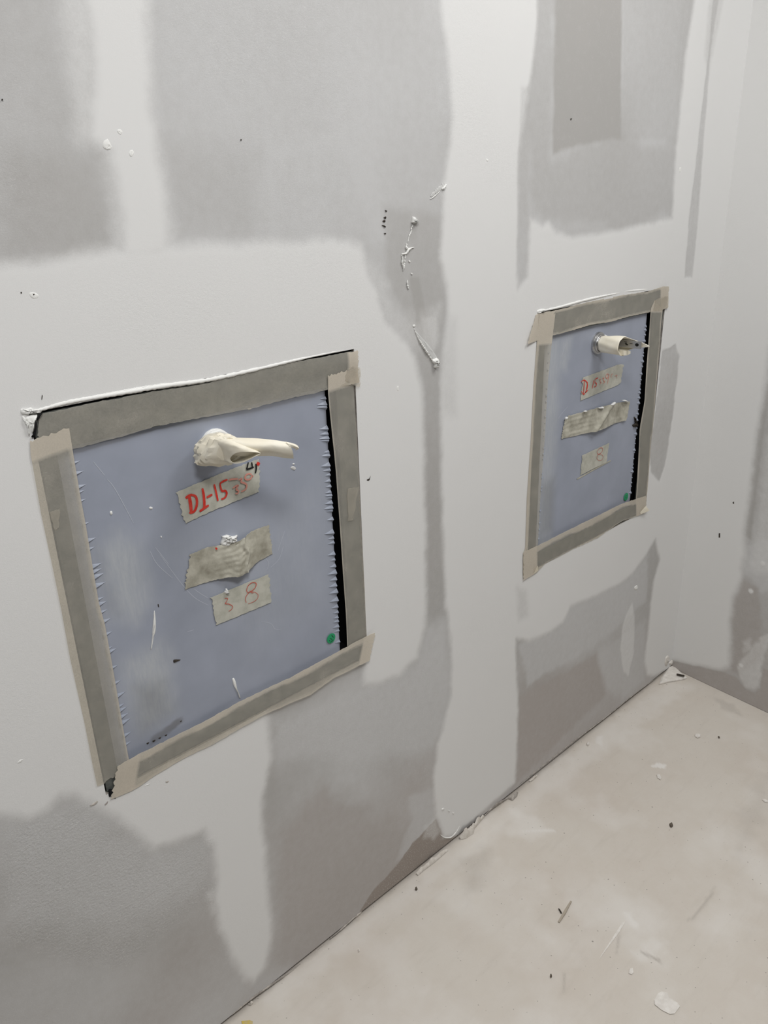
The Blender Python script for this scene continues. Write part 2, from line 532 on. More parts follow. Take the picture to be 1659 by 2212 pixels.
# base wash of thinned compound: more over the upper board, less low down
haze += np.clip(0.44 + 1.1 * fbm(U * 5, V * 4, 3, 4) + 0.30 * np.clip((V - 0.9) * 3, 0, 1), 0, 1)
pink += np.clip((0.42 - V) * 2.6 + 1.2 * fbm(U * 4, V * 4, 9, 3), 0, 1)
grit += np.clip(0.18 + 0.8 * fbm(U * 6, V * 6, 21, 3), 0, 1)

def area(field, pts, blur, strength=1.0, amp=0.006, freq=40, seed=0, mode='max', fy=1.0):
    paint(field, U, V, pts, blur, strength, amp, freq, seed, mode, fy)

# upper board washes
area(haze, [(0.5556, 1.718), (1.1138, 1.7888), (1.1033, 1.6454), (1.086, 1.4615), (0.9101, 1.3964), (0.5606, 1.4113), (0.5464, 1.5394)], 0.06, 0.45, 0.01, 20, 1, 'over')
area(haze, [(0.6985, 1.4829), (0.7193, 1.5305), (0.7735, 1.5461), (0.8431, 1.5505), (0.9071, 1.5323), (0.9392, 1.4788), (0.9461, 1.3943), (0.9148, 1.389), (0.8995, 1.4795), (0.8594, 1.5223), (0.7716, 1.5249), (0.7242, 1.5007), (0.7066, 1.4085), (0.6888, 1.4158)], 0.03, 0.75, 0.01, 30, 2, 'over')
area(haze, [(0.3565, 1.5222), (0.4762, 1.523), (0.4693, 1.4115), (0.3336, 1.4104)], 0.05, 0.6, 0.01, 20, 3, 'cut')
area(haze, [(0.5528, 1.5395), (0.7069, 1.5245), (0.6873, 1.4159), (0.5615, 1.4171)], 0.06, 0.35, 0.01, 20, 4, 'cut')
# board above panel two: bare left half, washed right strip and lower part
B2 = [(1.3726, 1.8076), (1.5985, 1.835), (1.6165, 1.66), (1.6355, 1.5572), (1.5453, 1.5514), (1.3959, 1.5289)]
area(haze, B2, 0.012, 1.0, 0.004, 30, 5, 'cut')
area(pink, B2, 0.02, 1.0, 0.004, 30, 5, 'cut')
area(haze, [(1.5985, 1.835), (1.8807, 1.8692), (1.8949, 1.5321), (1.825, 1.5603), (1.6355, 1.5572)], 0.02, 0.25, 0.004, 30, 6, 'cut')
area(haze, [(1.3186, 1.8011), (1.3822, 1.8088), (1.3921, 1.5207), (1.4804, 1.5421), (1.641, 1.5573), (1.8819, 1.5418), (1.8815, 1.3912), (1.4001, 1.385), (1.3227, 1.4143), (1.3157, 1.5284)], 0.015, 0.55, 0.008, 30, 7, 'over')
area(haze, [(1.3186, 1.8011), (1.3822, 1.8088), (1.3921, 1.5207), (1.4804, 1.5421), (1.641, 1.5573), (1.8819, 1.5418), (1.8815, 1.3912), (1.4001, 1.385), (1.3227, 1.4143), (1.3157, 1.5284)], 0.03, 0.4, 0.03, 12, 77, 'cut')
# dark damp streak strip left of the centre joint, and the band below it
area(haze, [(0.938, 1.4512), (1.0801, 1.4244), (1.0918, 1.2742), (1.0792, 1.1923), (1.0744, 0.9781), (1.0843, 0.6368), (1.035, 0.646), (1.0307, 0.9891), (1.029, 1.1236), (1.0016, 1.2365), (0.9437, 1.3359)], 0.02, 0.5, 0.006, 30, 8, 'cut')
area(haze, [(0.9982, 1.331), (1.0209, 1.329), (1.0544, 1.196), (1.0481, 1.1717), (1.0187, 1.2179)], 0.008, 1.0, 0.003, 30, 8, 'cut')
area(haze, [(0.8699, 0.5794), (0.9855, 0.5573), (1.0349, 0.6352), (1.0842, 0.6145), (1.1065, 0.4285), (1.0456, 0.3118), (0.8608, 0.394), (0.64, 0.5226), (0.638, 0.6046)], 0.05, 0.75, 0.02, 25, 9, 'over')
area(pink, [(0.8704, 0.5899), (0.9855, 0.5573), (1.0349, 0.6352), (1.0842, 0.6145), (1.1065, 0.4285), (1.0456, 0.3118), (0.8608, 0.394), (0.64, 0.5226), (0.638, 0.6046)], 0.05, 0.8, 0.02, 25, 9, 'cut')
area(grit, [(0.6238, 0.6122), (0.8694, 0.5689), (1.0841, 0.5577), (1.0369, 0.2136), (0.6791, 0.4892)], 0.05, 0.5, 0.02, 25, 10)
area(grit, [(0.1855, 0.6854), (0.3087, 0.6301), (0.3856, 0.485), (0.5031, 0.4434), (0.4801, 0.2991), (0.29, 0.2957), (0.1426, 0.4755)], 0.06, 0.85, 0.02, 25, 11)
area(haze, [(0.1855, 0.6854), (0.3087, 0.6301), (0.3856, 0.485), (0.5031, 0.4434), (0.4822, 0.3525), (0.3037, 0.3779), (0.1505, 0.5144)], 0.08, 0.6, 0.02, 25, 12, 'over')
area(pink, [(0.1855, 0.6854), (0.3087, 0.6301), (0.3856, 0.485), (0.5031, 0.4434), (0.4822, 0.3525), (0.3052, 0.3869), (0.1505, 0.5144)], 0.08, 0.8, 0.02, 25, 12, 'cut')
# lower strips of bare board
area(pink, [(0.624, 0.3607), (0.7396, 0.4091), (0.933, 0.1756), (0.9463, 0.1402), (0.9912, 0.1766), (1.0434, 0.1015), (1.0506, 0.0264), (0.6341, -0.0146), (0.5777, 0.062)], 0.06, 0.7, 0.02, 25, 13)
area(haze, [(0.624, 0.3607), (0.7396, 0.4091), (0.933, 0.1756), (1.0506, 0.0264), (0.6341, -0.0146), (0.5777, 0.062)], 0.06, 0.8, 0.02, 25, 13, 'cut')
area(haze, [(0.9225, 0.0761), (0.9455, 0.1139), (0.9761, 0.16), (0.9634, 0.2336), (1.0491, 0.206), (1.0512, 0.0962), (1.0271, 0.043)], 0.02, 0.6, 0.01, 30, 14, 'over')
# board under panel two
area(haze, [(1.3496, 0.4459), (1.5586, 0.47), (1.9405, 0.4827), (1.9557, 0.3272), (1.6814, 0.2916), (1.3904, 0.3139)], 0.02, 0.75, 0.01, 30, 15, 'over')
area(pink, [(1.3496, 0.4459), (1.5586, 0.47), (2.0101, 0.4587), (1.9935, 0.2652), (1.6814, 0.2916), (1.3904, 0.3139)], 0.02, 0.85, 0.01, 30, 15, 'cut')
area(pink, [(1.3498, 0.3067), (1.7075, 0.2651), (1.7896, 0.1816), (2.0229, 0.0301), (2.0008, -0.0019), (1.3586, 0.0293)], 0.03, 0.85, 0.01, 30, 16)
area(haze, [(1.3498, 0.3067), (1.7075, 0.2651), (1.7775, 0.0926), (1.3586, 0.0293)], 0.03, 0.85, 0.01, 30, 16, 'cut')
area(haze, [(1.7075, 0.2651), (1.9677, 0.26), (2.0002, 0.0325), (1.8751, 0.0271), (1.7752, 0.1097)], 0.03, 0.55, 0.01, 30, 17, 'over')

TP = [(0.8095, 0.0133), (0.8568, 0.0457), (0.8901, 0.05), (0.9447, 0.0715), (0.9772, 0.0914), (1.0009, 0.0938), (1.0312, 0.1055), (1.0558, 0.1117), (1.0679, 0.0698), (1.0773, 0.044), (1.1094, 0.0162), (1.1291, 0.0112), (1.1326, -0.0055), (1.0053, 0.0002), (0.9166, 0.0027), (0.8169, 0.002)]
area(haze, TP, 0.004, 0.9, 0.004, 60, 18, 'cut'); area(pink, TP, 0.004, 1.0, 0.003, 60, 18); area(grit, TP, 0.006, 1.0, 0.003, 60, 18); area(bare, TP, 0.004, 1.0, 0.003, 60, 18)
area(mud, [(1.0131, 0.1069), (1.0558, 0.116), (1.0679, 0.0643), (1.0491, 0.0551), (1.0128, 0.0856)], 0.02, 0.45, 0.01, 60, 19)
# joint compound, coat by coat
area(mud, [(0.4248, 1.7141), (0.4538, 1.6788), (0.4475, 1.5864), (0.4462, 1.5328), (0.4737, 1.5255), (0.4766, 1.4548), (0.4759, 1.4138), (0.5606, 1.4113), (0.5592, 1.4853), (0.5536, 1.5658), (0.5558, 1.6417), (0.5609, 1.6905), (0.5653, 1.7192)], 0.03, 0.5, 0.006, 35, 31)
area(mud, [(0.472, 1.7205), (0.4811, 1.6818), (0.4817, 1.6217), (0.4613, 1.538), (0.4851, 1.5231), (0.4867, 1.449), (0.481, 1.3995), (0.5527, 1.3942), (0.5562, 1.4743), (0.5512, 1.5288), (0.5492, 1.5913), (0.5609, 1.6905), (0.5653, 1.7192)], 0.03, 1.0, 0.006, 35, 32)
WB = [(0.1543, 1.4169), (0.3321, 1.4028), (0.364, 1.404), (0.4148, 1.4071), (0.4635, 1.4135), (0.5606, 1.4113), (0.6942, 1.406), (0.8609, 1.3993), (0.8898, 1.3906), (0.9026, 1.3468), (0.9214, 1.3082), (0.9357, 1.2686), (0.9698, 1.2407), (1.0065, 1.195), (1.0254, 1.1243), (1.0281, 0.9897), (1.0303, 0.7952), (1.0253, 0.6392), (0.9995, 0.5732), (0.9453, 0.554), (0.8694, 0.5689), (0.8514, 0.5777), (0.8559, 0.6388), (0.6295, 0.6673), (0.6265, 0.591), (0.6255, 0.5311), (0.6051, 0.4812), (0.5929, 0.4146), (0.5932, 0.3486), (0.5884, 0.2725), (0.5882, 0.1656), (0.5856, 0.1184), (0.5632, 0.0621), (0.5352, 0.0466), (0.5189, 0.0742), (0.496, 0.1465), (0.4798, 0.2428), (0.4775, 0.3011), (0.4891, 0.3472), (0.4926, 0.4195), (0.4783, 0.4655), (0.4185, 0.4796), (0.3863, 0.4895), (0.3683, 0.5309), (0.339, 0.5907), (0.3084, 0.6285), (0.2866, 0.6658), (0.2671, 0.6722), (0.2449, 0.6612), (0.219, 0.6632), (0.1866, 0.6911), (0.0368, 0.7625)]
area(mud, WB, 0.026, 1.0, 0.005, 35, 33)
area(mud, [(0.4697, 0.3293), (0.489, 0.3309), (0.4921, 0.2784), (0.48, 0.2598), (0.4682, 0.2807)], 0.02, 0.5, 0.004, 30, 34)
WC = [(1.0603, 1.782), (1.0759, 1.7469), (1.0976, 1.6517), (1.1069, 1.5838), (1.0978, 1.527), (1.0826, 1.4763), (1.0824, 1.4243), (1.0738, 1.3558), (1.0918, 1.3067), (1.0955, 1.2573), (1.083, 1.2087), (1.0752, 1.1326), (1.0757, 0.9778), (1.0804, 0.778), (1.0872, 0.6687), (1.1062, 0.5479), (1.1065, 0.4285), (1.0837, 0.3662), (1.0607, 0.3159), (1.0463, 0.2341), (1.0515, 0.1237), (1.0797, 0.0375), (1.1243, 0.0155), (1.1583, 0.0171), (1.3526, 0.033), (1.355, 0.1352), (1.3517, 0.3058), (1.3361, 0.3935), (1.3339, 0.472), (1.3823, 0.4444), (1.4586, 0.4311), (1.5273, 0.4355), (1.5586, 0.47), (1.6835, 0.4552), (1.7991, 0.4466), (1.8581, 0.4537), (1.927, 0.4873), (1.9715, 0.5232), (2.0133, 0.4427), (1.986, 0.3768), (1.9884, 0.2196), (1.9871, 0.1059), (2.0141, 0.048), (2.0584, 0.0217), (2.1435, 0.0039), (2.3408, -0.0389), (2.5092, 1.9658), (1.9277, 1.892), (1.8888, 1.8358), (1.872, 1.7286), (1.8732, 1.532), (1.886, 1.391), (1.8285, 1.3852), (1.5684, 1.3687), (1.4655, 1.3708), (1.4161, 1.3815), (1.3909, 1.4029), (1.3686, 1.3953), (1.3303, 1.4098), (1.3266, 1.302), (1.298, 1.2825), (1.2869, 1.3572), (1.29, 1.4074), (1.2864, 1.5282), (1.3095, 1.6282), (1.3274, 1.732), (1.3243, 1.8155)]
area(mud, WC, 0.020, 1.0, 0.004, 35, 35)
area(mud, [(1.1138, 1.7888), (1.3243, 1.8155), (1.3274, 1.732), (1.3095, 1.6282), (1.2878, 1.5282), (1.2925, 1.305), (1.3334, 0.4466), (1.3535, 0.1649), (1.1483, 0.1445), (1.1065, 0.4285), (1.1205, 0.6556), (1.1048, 1.0642), (1.1211, 1.5488)], 0.012, 1.0, 0.003, 30, 36)
# bare streaks inside the compound
area(mud, [(1.9697, 1.8974), (2.002, 1.9015), (1.9877, 1.7464), (2.0006, 1.5632), (2.0168, 1.3747), (2.0175, 1.2409), (1.9779, 1.2444), (1.9686, 1.3876), (1.9729, 1.5627), (1.9766, 1.7456)], 0.008, 0.75, 0.003, 40, 37, 'cut')
area(mud, [(1.9548, 1.8955), (2.035, 1.9056), (2.009, 1.7944), (1.9886, 1.6995), (1.957, 1.7348)], 0.02, 0.35, 0.003, 40, 38, 'cut')
area(mud, [(1.9014, 1.0726), (1.9668, 1.0772), (1.9964, 1.0426), (1.9942, 0.8798), (1.9856, 0.7632), (1.9599, 0.7022), (1.9081, 0.7401), (1.8887, 0.7936), (1.8998, 0.9612)], 0.007, 0.85, 0.005, 50, 39, 'cut')
area(mud, [(1.3285, 0.6101), (1.3645, 0.5904), (1.3779, 0.5168), (1.342, 0.519)], 0.03, 0.35, 0.004, 40, 40, 'cut')
area(mud, [(1.2888, 1.6346), (1.3154, 1.6435), (1.32, 1.5045), (1.3193, 1.4228), (1.2938, 1.4155), (1.2829, 1.4888)], 0.012, 0.5, 0.006, 60, 41, 'cut', 0.2)
area(mud, [(1.0733, 1.2517), (1.117, 1.2464), (1.1181, 1.0614), (1.0787, 1.0696)], 0.03, 0.3, 0.004, 40, 42, 'cut')
# smaller islands
area(mud, [(1.8742, 0.3547), (1.8977, 0.3044), (1.9145, 0.1717), (1.8955, 0.0963), (1.8622, 0.1284), (1.8325, 0.2243), (1.8333, 0.3006), (1.8547, 0.337)], 0.008, 0.62, 0.003, 40, 43)
area(mud, [(1.0197, 1.2663), (1.0672, 1.2607), (1.0669, 1.211), (1.0483, 1.1886), (1.0269, 1.2126)], 0.02, 0.5, 0.006, 40, 44)
area(mud, [(0.8894, 1.3836), (0.9385, 1.3363), (0.9582, 1.289), (1.0137, 1.259), (1.0734, 1.2762), (1.0607, 1.2119), (0.9893, 1.2058), (0.9036, 1.2649)], 0.03, 0.35, 0.01, 40, 45)

# real relief: compound stands proud of the paper by about a millimetre
Y = -(mud * 0.0011 + haze * 0.0002 + 0.0004 * fbm(U * 9, V * 9, 50, 3) * mud)
keep = np.ones((len(zs) - 1, len(xs) - 1), bool)
uc = (xs[:-1] + xs[1:]) / 2; vc = (zs[:-1] + zs[1:]) / 2
for O in (O1, O2):
    keep &= ~(((uc > O[0]) & (uc < O[1]))[None, :] & ((vc > O[2]) & (vc < O[3]))[:, None])
wall_left = link('wall_left', grid_mesh('wall_left', U, Y, V, keep, dict(mud=mud, haze=haze, pink=pink, grit=grit, bare=bare)), M_WALL)
tag(wall_left, kind='structure')
# cut board edges around the openings and along the foot (thickness of the board)
def reveal(name, O, d):
    x0, x1, z0, z1 = O
    e = 0.012
    return multi_box(name, [(x0 - e, x0, 0.0004, d, z0 - e, z1 + e), (x1, x1 + e, 0.0004, d, z0 - e, z1 + e),
                            (x0, x1, 0.0004, d, z0 - e, z0), (x0, x1, 0.0004, d, z1, z1 + e)], M_GREYPAPER, wall_left)
reveal('board_edge', O1, 0.014); reveal('board_edge', O2, 0.014)
box('board_edge', -0.7, XC, 0.0006, 0.014, FOOT + 0.0002, 0.02, M_GREYPAPER, wall_left)
tag(box('foot_gap_black_1', -0.7, XC + .05, 0.0145, 0.06, 0.0005, 0.05, M_BLACK), kind='structure')  # black box behind the foot gap, the gap's shade put into its colour

# ---------------------------------------------------------------- structure: right wall (meets the left wall at the corner, turned 4.6 degrees past square)
K = 0.081
ys = axis([(-0.55, 0.0, 0.003)]); ys0 = axis([(-1.9, -0.55, 0.03)])
ys = np.r_[ys0[:-1], ys]
zr = axis([(0.001, 1.95, 0.0035), (1.95, 2.66, 0.02)])
U, V = np.meshgrid(ys, zr)
bare = np.zeros_like(U); mud = np.zeros_like(U); haze = np.clip(0.45 + 0.9 * fbm(U * 5, V * 4, 63, 4), 0, 1)
pink = np.clip((0.25 - V) * 2 + fbm(U * 4, V * 4, 69, 3), 0, 1); grit = np.clip(0.2 + fbm(U * 6, V * 6, 71, 3), 0, 1)
RW = [(0.1442, 2.1738), (0.203, 1.0842), (0.0843, -0.0111), (0.0068, 0.0261), (-0.0174, 0.0342), (-0.0782, 0.0464), (-0.1626, 0.0708), (-0.1879, 0.0949), (-0.1813, 0.1735), (-0.1694, 0.2481), (-0.1713, 0.327), (-0.183, 0.3849), (-0.1823, 0.4666), (-0.1722, 0.5361), (-0.17, 0.6624), (-0.1666, 0.8362), (-0.1683, 0.9515), (-0.1621, 1.1209), (-0.1178, 2.0219)]
area(mud, RW, 0.03, 1.0, 0.004, 40, 81)
area(mud, [(-0.1524, 1.1199), (-0.3114, 1.1359), (-0.1438, 2.0979), (-0.0399, 2.1253)], 0.02, 0.9, 0.004, 40, 82)
area(mud, [(-0.2044, 0.5034), (-0.1996, 0.643), (-0.1929, 0.8157), (-0.2376, 0.8887), (-0.3312, 0.4624), (-0.2323, 0.4258), (-0.1938, 0.4264)], 0.03, 0.4, 0.008, 40, 83)
area(haze, [(-0.1746, 0.5006), (-0.3923, 0.672), (-0.4318, 0.4449), (-0.2408, 0.3697), (-0.1879, 0.4093)], 0.03, 0.9, 0.01, 40, 84)
area(haze, [(-0.1769, 0.5231), (-0.1707, 0.6764), (-0.1679, 0.8364), (-0.1714, 0.9645), (-0.186, 0.9668), (-0.1828, 0.8395), (-0.1893, 0.6677), (-0.1936, 0.5214)], 0.008, 0.9, 0.004, 40, 85, 'cut')
area(haze, [(-0.1971, 0.0829), (-0.1658, 0.3248), (-0.1886, 0.3946), (-0.2386, 0.3838), (-0.2842, 0.1737), (-0.2257, 0.0889)], 0.02, 0.8, 0.01, 40, 86, 'cut')
area(pink, [(-0.1971, 0.0829), (-0.1658, 0.3248), (-0.1886, 0.3946), (-0.2386, 0.3838), (-0.2842, 0.1737), (-0.2257, 0.0889)], 0.02, 0.6, 0.01, 40, 86)
area(mud, [(-0.2114, 0.1064), (-0.2624, 0.2263), (-0.2923, 0.2551), (-0.2822, 0.1411), (-0.2847, 0.078), (-0.2716, 0.0516), (-0.2453, 0.0544), (-0.2231, 0.0761)], 0.012, 0.5, 0.006, 60, 87)
area(mud, [(-0.2158, 0.1972), (-0.2388, 0.2156), (-0.2493, 0.173), (-0.2244, 0.1581)], 0.015, 0.4, 0.006, 60, 88)
FB = [(0.0068, 0.0261), (-0.0784, 0.0447), (-0.1632, 0.0661), (-0.2135, 0.0712), (-0.2498, 0.0435), (-0.2752, 0.0469), (-0.2887, 0.0703), (-0.2872, 0.1356), (-0.4281, 0.1823), (-0.4718, -0.077), (-0.0001, -0.0326)]
area(mud, FB, 0.006, 1.0, 0.002, 40, 89, 'cut'); area(haze, FB, 0.006, 0.9, 0.002, 40, 89, 'cut'); area(pink, FB, 0.01, 0.8, 0.002, 40, 89)
for k, c in enumerate([(-0.2377, 0.4614), (-0.2167, 0.3648), (-0.2231, 0.117)]):
    area(mud, [(c[0] + .0075 * math.cos(a), c[1] + .0075 * math.sin(a)) for a in np.linspace(0, 5.9, 12)], 0.004, 0.95, 0.0, 40, 90 + k)
X = XC + K * U - (mud * 0.0011)
wall_right = link('wall_right', grid_mesh('wall_right', X, U, V, np.ones((len(zr) - 1, len(ys) - 1), bool), dict(mud=mud, haze=haze, pink=pink, grit=grit, bare=bare)), M_WALL)
tag(wall_right, kind='structure')

# ---------------------------------------------------------------- structure: floor
fx = axis([(-0.7, 0.35, 0.03), (0.35, 2.2, 0.005)]); fy = axis([(-2.2, -0.9, 0.03), (-0.9, 0.06, 0.005)])
U, V = np.meshgrid(fx, fy)
dust = np.zeros_like(U); dirt_and_dark = np.zeros_like(U)
dust += np.clip(1.3 * fbm(U * 9, V * 9, 101, 5), 0, 0.45)
area(dust, [(1.2967, -0.0347), (1.3224, -0.0949), (1.3101, -0.1595), (1.2582, -0.1287), (1.2305, -0.0797)], 0.04, 0.55, 0.02, 30, 111, 'over')
area(dust, [(1.692, -0.1979), (1.717, -0.2046), (1.7276, -0.226), (1.7104, -0.23), (1.6956, -0.2096)], 0.004, 0.9, 0.003, 60, 112, 'over')
area(dust, [(1.2234, -0.3964), (1.2397, -0.4092), (1.2214, -0.4278), (1.2064, -0.4453), (1.2041, -0.427)], 0.015, 0.7, 0.01, 60, 113, 'over')
area(dust, [(1.7022, -0.0249), (1.7133, -0.0361), (1.6725, -0.059), (1.6738, -0.0401)], 0.01, 0.7, 0.004, 60, 114, 'over')
area(dust, [(1.2613, -0.0955), (1.3147, -0.1426), (1.3164, -0.1551), (1.2568, -0.1018)], 0.005, 0.7, 0.004, 60, 115, 'over')
area(dust, [(1.1598, -0.4618), (1.2099, -0.4648), (1.222, -0.5003), (1.1904, -0.5072), (1.1474, -0.4796)], 0.03, 0.5, 0.02, 60, 116, 'over')
area(dust, [(0.5389, -0.0063), (0.8109, -0.0032), (1.117, -0.029), (1.3055, -0.0203), (2.0939, -0.0273), (2.1305, -0.1016), (1.3044, -0.0654), (1.1109, -0.0635), (0.8015, -0.0436), (0.5536, -0.0476)], 0.04, 0.4, 0.02, 30, 117, 'over')
area(dirt_and_dark, [(1.0954, -0.048), (1.1641, -0.0761), (1.0815, -0.1307), (1.0053, -0.1275)], 0.05, 0.3, 0.02, 40, 121, 'over')
area(dirt_and_dark, [(1.2967, -0.5025), (1.3271, -0.508), (1.4294, -0.5054), (1.4016, -0.5134), (1.3161, -0.5136)], 0.006, 0.5, 0.002, 60, 122, 'over')
area(dirt_and_dark, [(1.1638, -0.4732), (1.1675, -0.4785), (1.1745, -0.5108), (1.1711, -0.5178), (1.1646, -0.4906)], 0.006, 0.75, 0.002, 60, 123, 'over')
area(dirt_and_dark, [(1.0124, -0.3899), (1.0157, -0.3932), (0.9809, -0.4151), (0.9728, -0.4153)], 0.006, 0.45, 0.002, 60, 124, 'over')
area(dirt_and_dark, [(1.1234, -0.4408), (1.1653, -0.4206), (1.1737, -0.4209), (1.1235, -0.444)], 0.006, 0.5, 0.002, 60, 125, 'over')
area(dirt_and_dark, [(2.1118, -0.1708), (2.1163, -0.2266), (2.0798, -0.2712), (2.0749, -0.2174)], 0.02, 0.35, 0.01, 60, 126, 'over')
area(dirt_and_dark, [(0.3, -0.004), (2.2, -0.004), (2.2, 0.05), (0.3, 0.05)], 0.012, 0.6, 0.004, 60, 127, 'over')  # floor colour darkened in a strip along the wall foot
area(dirt_and_dark, [(1.6772, -0.4518), (1.8328, -0.4311), (1.8664, -0.4398), (1.7321, -0.4958), (1.5466, -0.4995)], 0.05, 0.25, 0.02, 30, 128, 'over')
Zf = 0.0012 * fbm(U * 6, V * 6, 131, 4) - 0.0004
floor = link('floor', grid_mesh('floor', U, V, Zf, np.ones((len(fy) - 1, len(fx) - 1), bool), dict(dust=dust, dirt_and_dark=dirt_and_dark)), M_FLOOR)
tag(floor, kind='structure')

# ---------------------------------------------------------------- access panels
def door_mesh(name, x0, x1, z0, z1, y, dusts, dirts, parent, thick=0.012):
    xx = np.linspace(x0, x1, 110); zz = np.linspace(z0, z1, 140)
    A, B = np.meshgrid(xx, zz)
    du = np.zeros_like(A); di = np.zeros_like(A)
    for k, (p, bl, s) in enumerate(dusts): paint(du, A, B, p, bl, s, 0.008, 40, 200 + k)
    for k, (p, bl, s) in enumerate(dirts): paint(di, A, B, p, bl, s, 0.006, 40, 230 + k)
    Yd = y + 0.00025 * fbm(A * 8, B * 8, 240, 3)
    me = grid_mesh(name, A, Yd, B, np.ones((139, 109), bool), dict(dust=du, dirt_and_dark=di))
    o = link(name, me, M_FILM, parent)
    m = o.modifiers.new('sheet_thickness', 'SOLIDIFY'); m.thickness = thick; m.offset = -1
    return o

def film_edge(name, items, parent, y):
    # crimped folds of the protective film along a door edge: each a small raised pleat; items (x, z, half height, length signed, lift)
    for x, z, hh, ln, lf in items:
        sk = abs(ln * 0.12)
        V = [(x, y, z + hh), (x, y, z - hh), (x, y - lf, z - hh * .1), (x + ln, y - 0.0001, z + sk), (x + ln * .45, y, z + hh * .5 + sk * .4), (x + ln * .45, y, z - hh * .45 + sk * .4), (x + ln * .45, y - lf * .62, z + sk * .3)]
        F = [(0, 2, 6, 4), (4, 6, 3), (1, 5, 6, 2), (5, 3, 6), (0, 1, 2), (0, 4, 5, 1), (4, 3, 5)]
        link(name, mesh(name, V, F), M_FILMC, parent)

def frame_part(O, ix0, ix1, iz0, iz1, parent):
    x0, x1, z0, z1 = O; g = 0.003
    return multi_box('frame', [(x0 + g, ix0, 0.0005, 0.004, z0 + g, z1 - g), (ix1, x1 - g, 0.0005, 0.004, z0 + g, z1 - g),
                               (ix0, ix1, 0.0005, 0.004, iz1, z1 - g), (ix0, ix1, 0.0005, 0.004, z0 + g, iz0)], M_FRAME, parent)

def cavity(O, parent):
    x0, x1, z0, z1 = O; d = 0.1; t = 0.002
    return multi_box('housing_box', [(x0 + .001, x1 - .001, d, d + t, z0 + .001, z1 - .001), (x0 + .001, x0 + .003, 0.0055, d, z0 + .001, z1 - .001), (x1 - .003, x1 - .001, 0.0055, d, z0 + .001, z1 - .001),
                                     (x0 + .003, x1 - .003, 0.0055, d, z1 - .003, z1 - .001), (x0 + .003, x1 - .003, 0.0055, d, z0 + .001, z0 + .003)], M_BLACK, parent)

p1 = empty('access_panel', (0.597, 0.004, 0.637), 'large nearer access panel with lavender-blue film on its door and a fully taped handle', 'access panel')
YD = 0.0065
cavity(O1, p1)
frame_part(O1, 0.355, 0.823, 0.668, 1.176, p1)
door1 = door_mesh('door', 0.352, 0.8035, 0.652, 1.185, YD,
    [([(0.3872, 1.0231), (0.4195, 1.0335), (0.4509, 1.0088), (0.4482, 0.92), (0.4251, 0.8907), (0.3936, 0.919)], 0.05, 0.8), ([(0.3985, 0.8396), (0.456, 0.8457), (0.4688, 0.7987), (0.4611, 0.7169), (0.4047, 0.7123), (0.3935, 0.7855)], 0.05, 0.85), ([(0.5006, 0.9923), (0.6488, 0.9834), (0.8076, 1.045), (0.7685, 0.794), (0.6251, 0.7623)], 0.12, 0.25)],
    [([(0.4086, 0.7862), (0.4457, 0.7763), (0.4573, 0.7189), (0.4034, 0.7043)], 0.05, 0.6), ([(0.4166, 0.6883), (0.4412, 0.6923), (0.4709, 0.6985), (0.4742, 0.6923), (0.4313, 0.68), (0.4151, 0.6785)], 0.006, 0.9), ([(0.3801, 1.0394), (0.3924, 1.0143), (0.4003, 0.9163), (0.385, 0.93)], 0.03, 0.25)], p1)
# pleats: heights read down each edge
z1y = [1045, 1128, 1235, 1275, 1345, 1530, 1665, 1730, 1870, 1910, 1955, 2030, 2075]
z3y = [70, 180, 215, 285, 360, 465, 575, 605, 735, 855, 955, 1035, 1070, 1120, 1170, 1270, 1340]
ly = [720 + y / 3.687 for y in z1y] + [1250 + y / 3.687 for y in z3y]
big = {1045, 1128, 1235, 1345, 1530, 1665, 1730, 1870}
PXY = []
lz = [(0.3774, 1.1509), (0.3779, 1.1361), (0.3783, 1.1171), (0.3777, 1.1101), (0.3774, 1.0977), (0.3766, 1.0644), (0.3781, 1.0394), (0.3779, 1.027), (0.3786, 1.0001), (0.3786, 0.9922), (0.3778, 0.9839), (0.3781, 0.9702), (0.3752, 0.9494), (0.3766, 0.9415), (0.3758, 0.9286), (0.3758, 0.9129), (0.3751, 0.892), (0.3754, 0.8689), (0.3751, 0.8628), (0.3741, 0.8359), (0.3747, 0.8094), (0.3754, 0.7872), (0.376, 0.7689), (0.3762, 0.7613), (0.3765, 0.7495), (0.3762, 0.7388), (0.3762, 0.7159), (0.3759, 0.6999)]
items = []
for k, (x, z) in enumerate(lz):
    s = rng.uniform(0.75, 1.35)
    items.append((0.3745 + rng.uniform(-.0015, .001), z, 0.0042 * s, 0.0135 * s, 0.0030 * s))
film_edge('film_pleat', items, door1, YD)
rz = [(0.8036, 1.1564), (0.8009, 1.1468), (0.8035, 1.1424), (0.8068, 1.1053), (0.8082, 1.0962), (0.8087, 1.0889), (0.8084, 1.0849), (0.81, 1.0642), (0.8106, 1.0583), (0.8115, 1.0407), (0.8119, 1.0323), (0.8144, 1.0233), (0.8137, 1.0125), (0.814, 1.0023), (0.8144, 0.992), (0.814, 0.9861), (0.8147, 0.9816), (0.8151, 0.972), (0.8156, 0.9632), (0.8163, 0.9578), (0.8131, 0.9413), (0.8135, 0.9165), (0.8139, 0.9057), (0.8144, 0.8965), (0.8118, 0.8748), (0.8111, 0.8632), (0.8102, 0.8507), (0.8105, 0.8377), (0.8107, 0.8246), (0.811, 0.8124), (0.8112, 0.7991), (0.8079, 0.7824), (0.8092, 0.7685), (0.8096, 0.7568), (0.8089, 0.7464), (0.8095, 0.7384), (0.8099, 0.7275), (0.8082, 0.7184), (0.8078, 0.6948)]
items = []
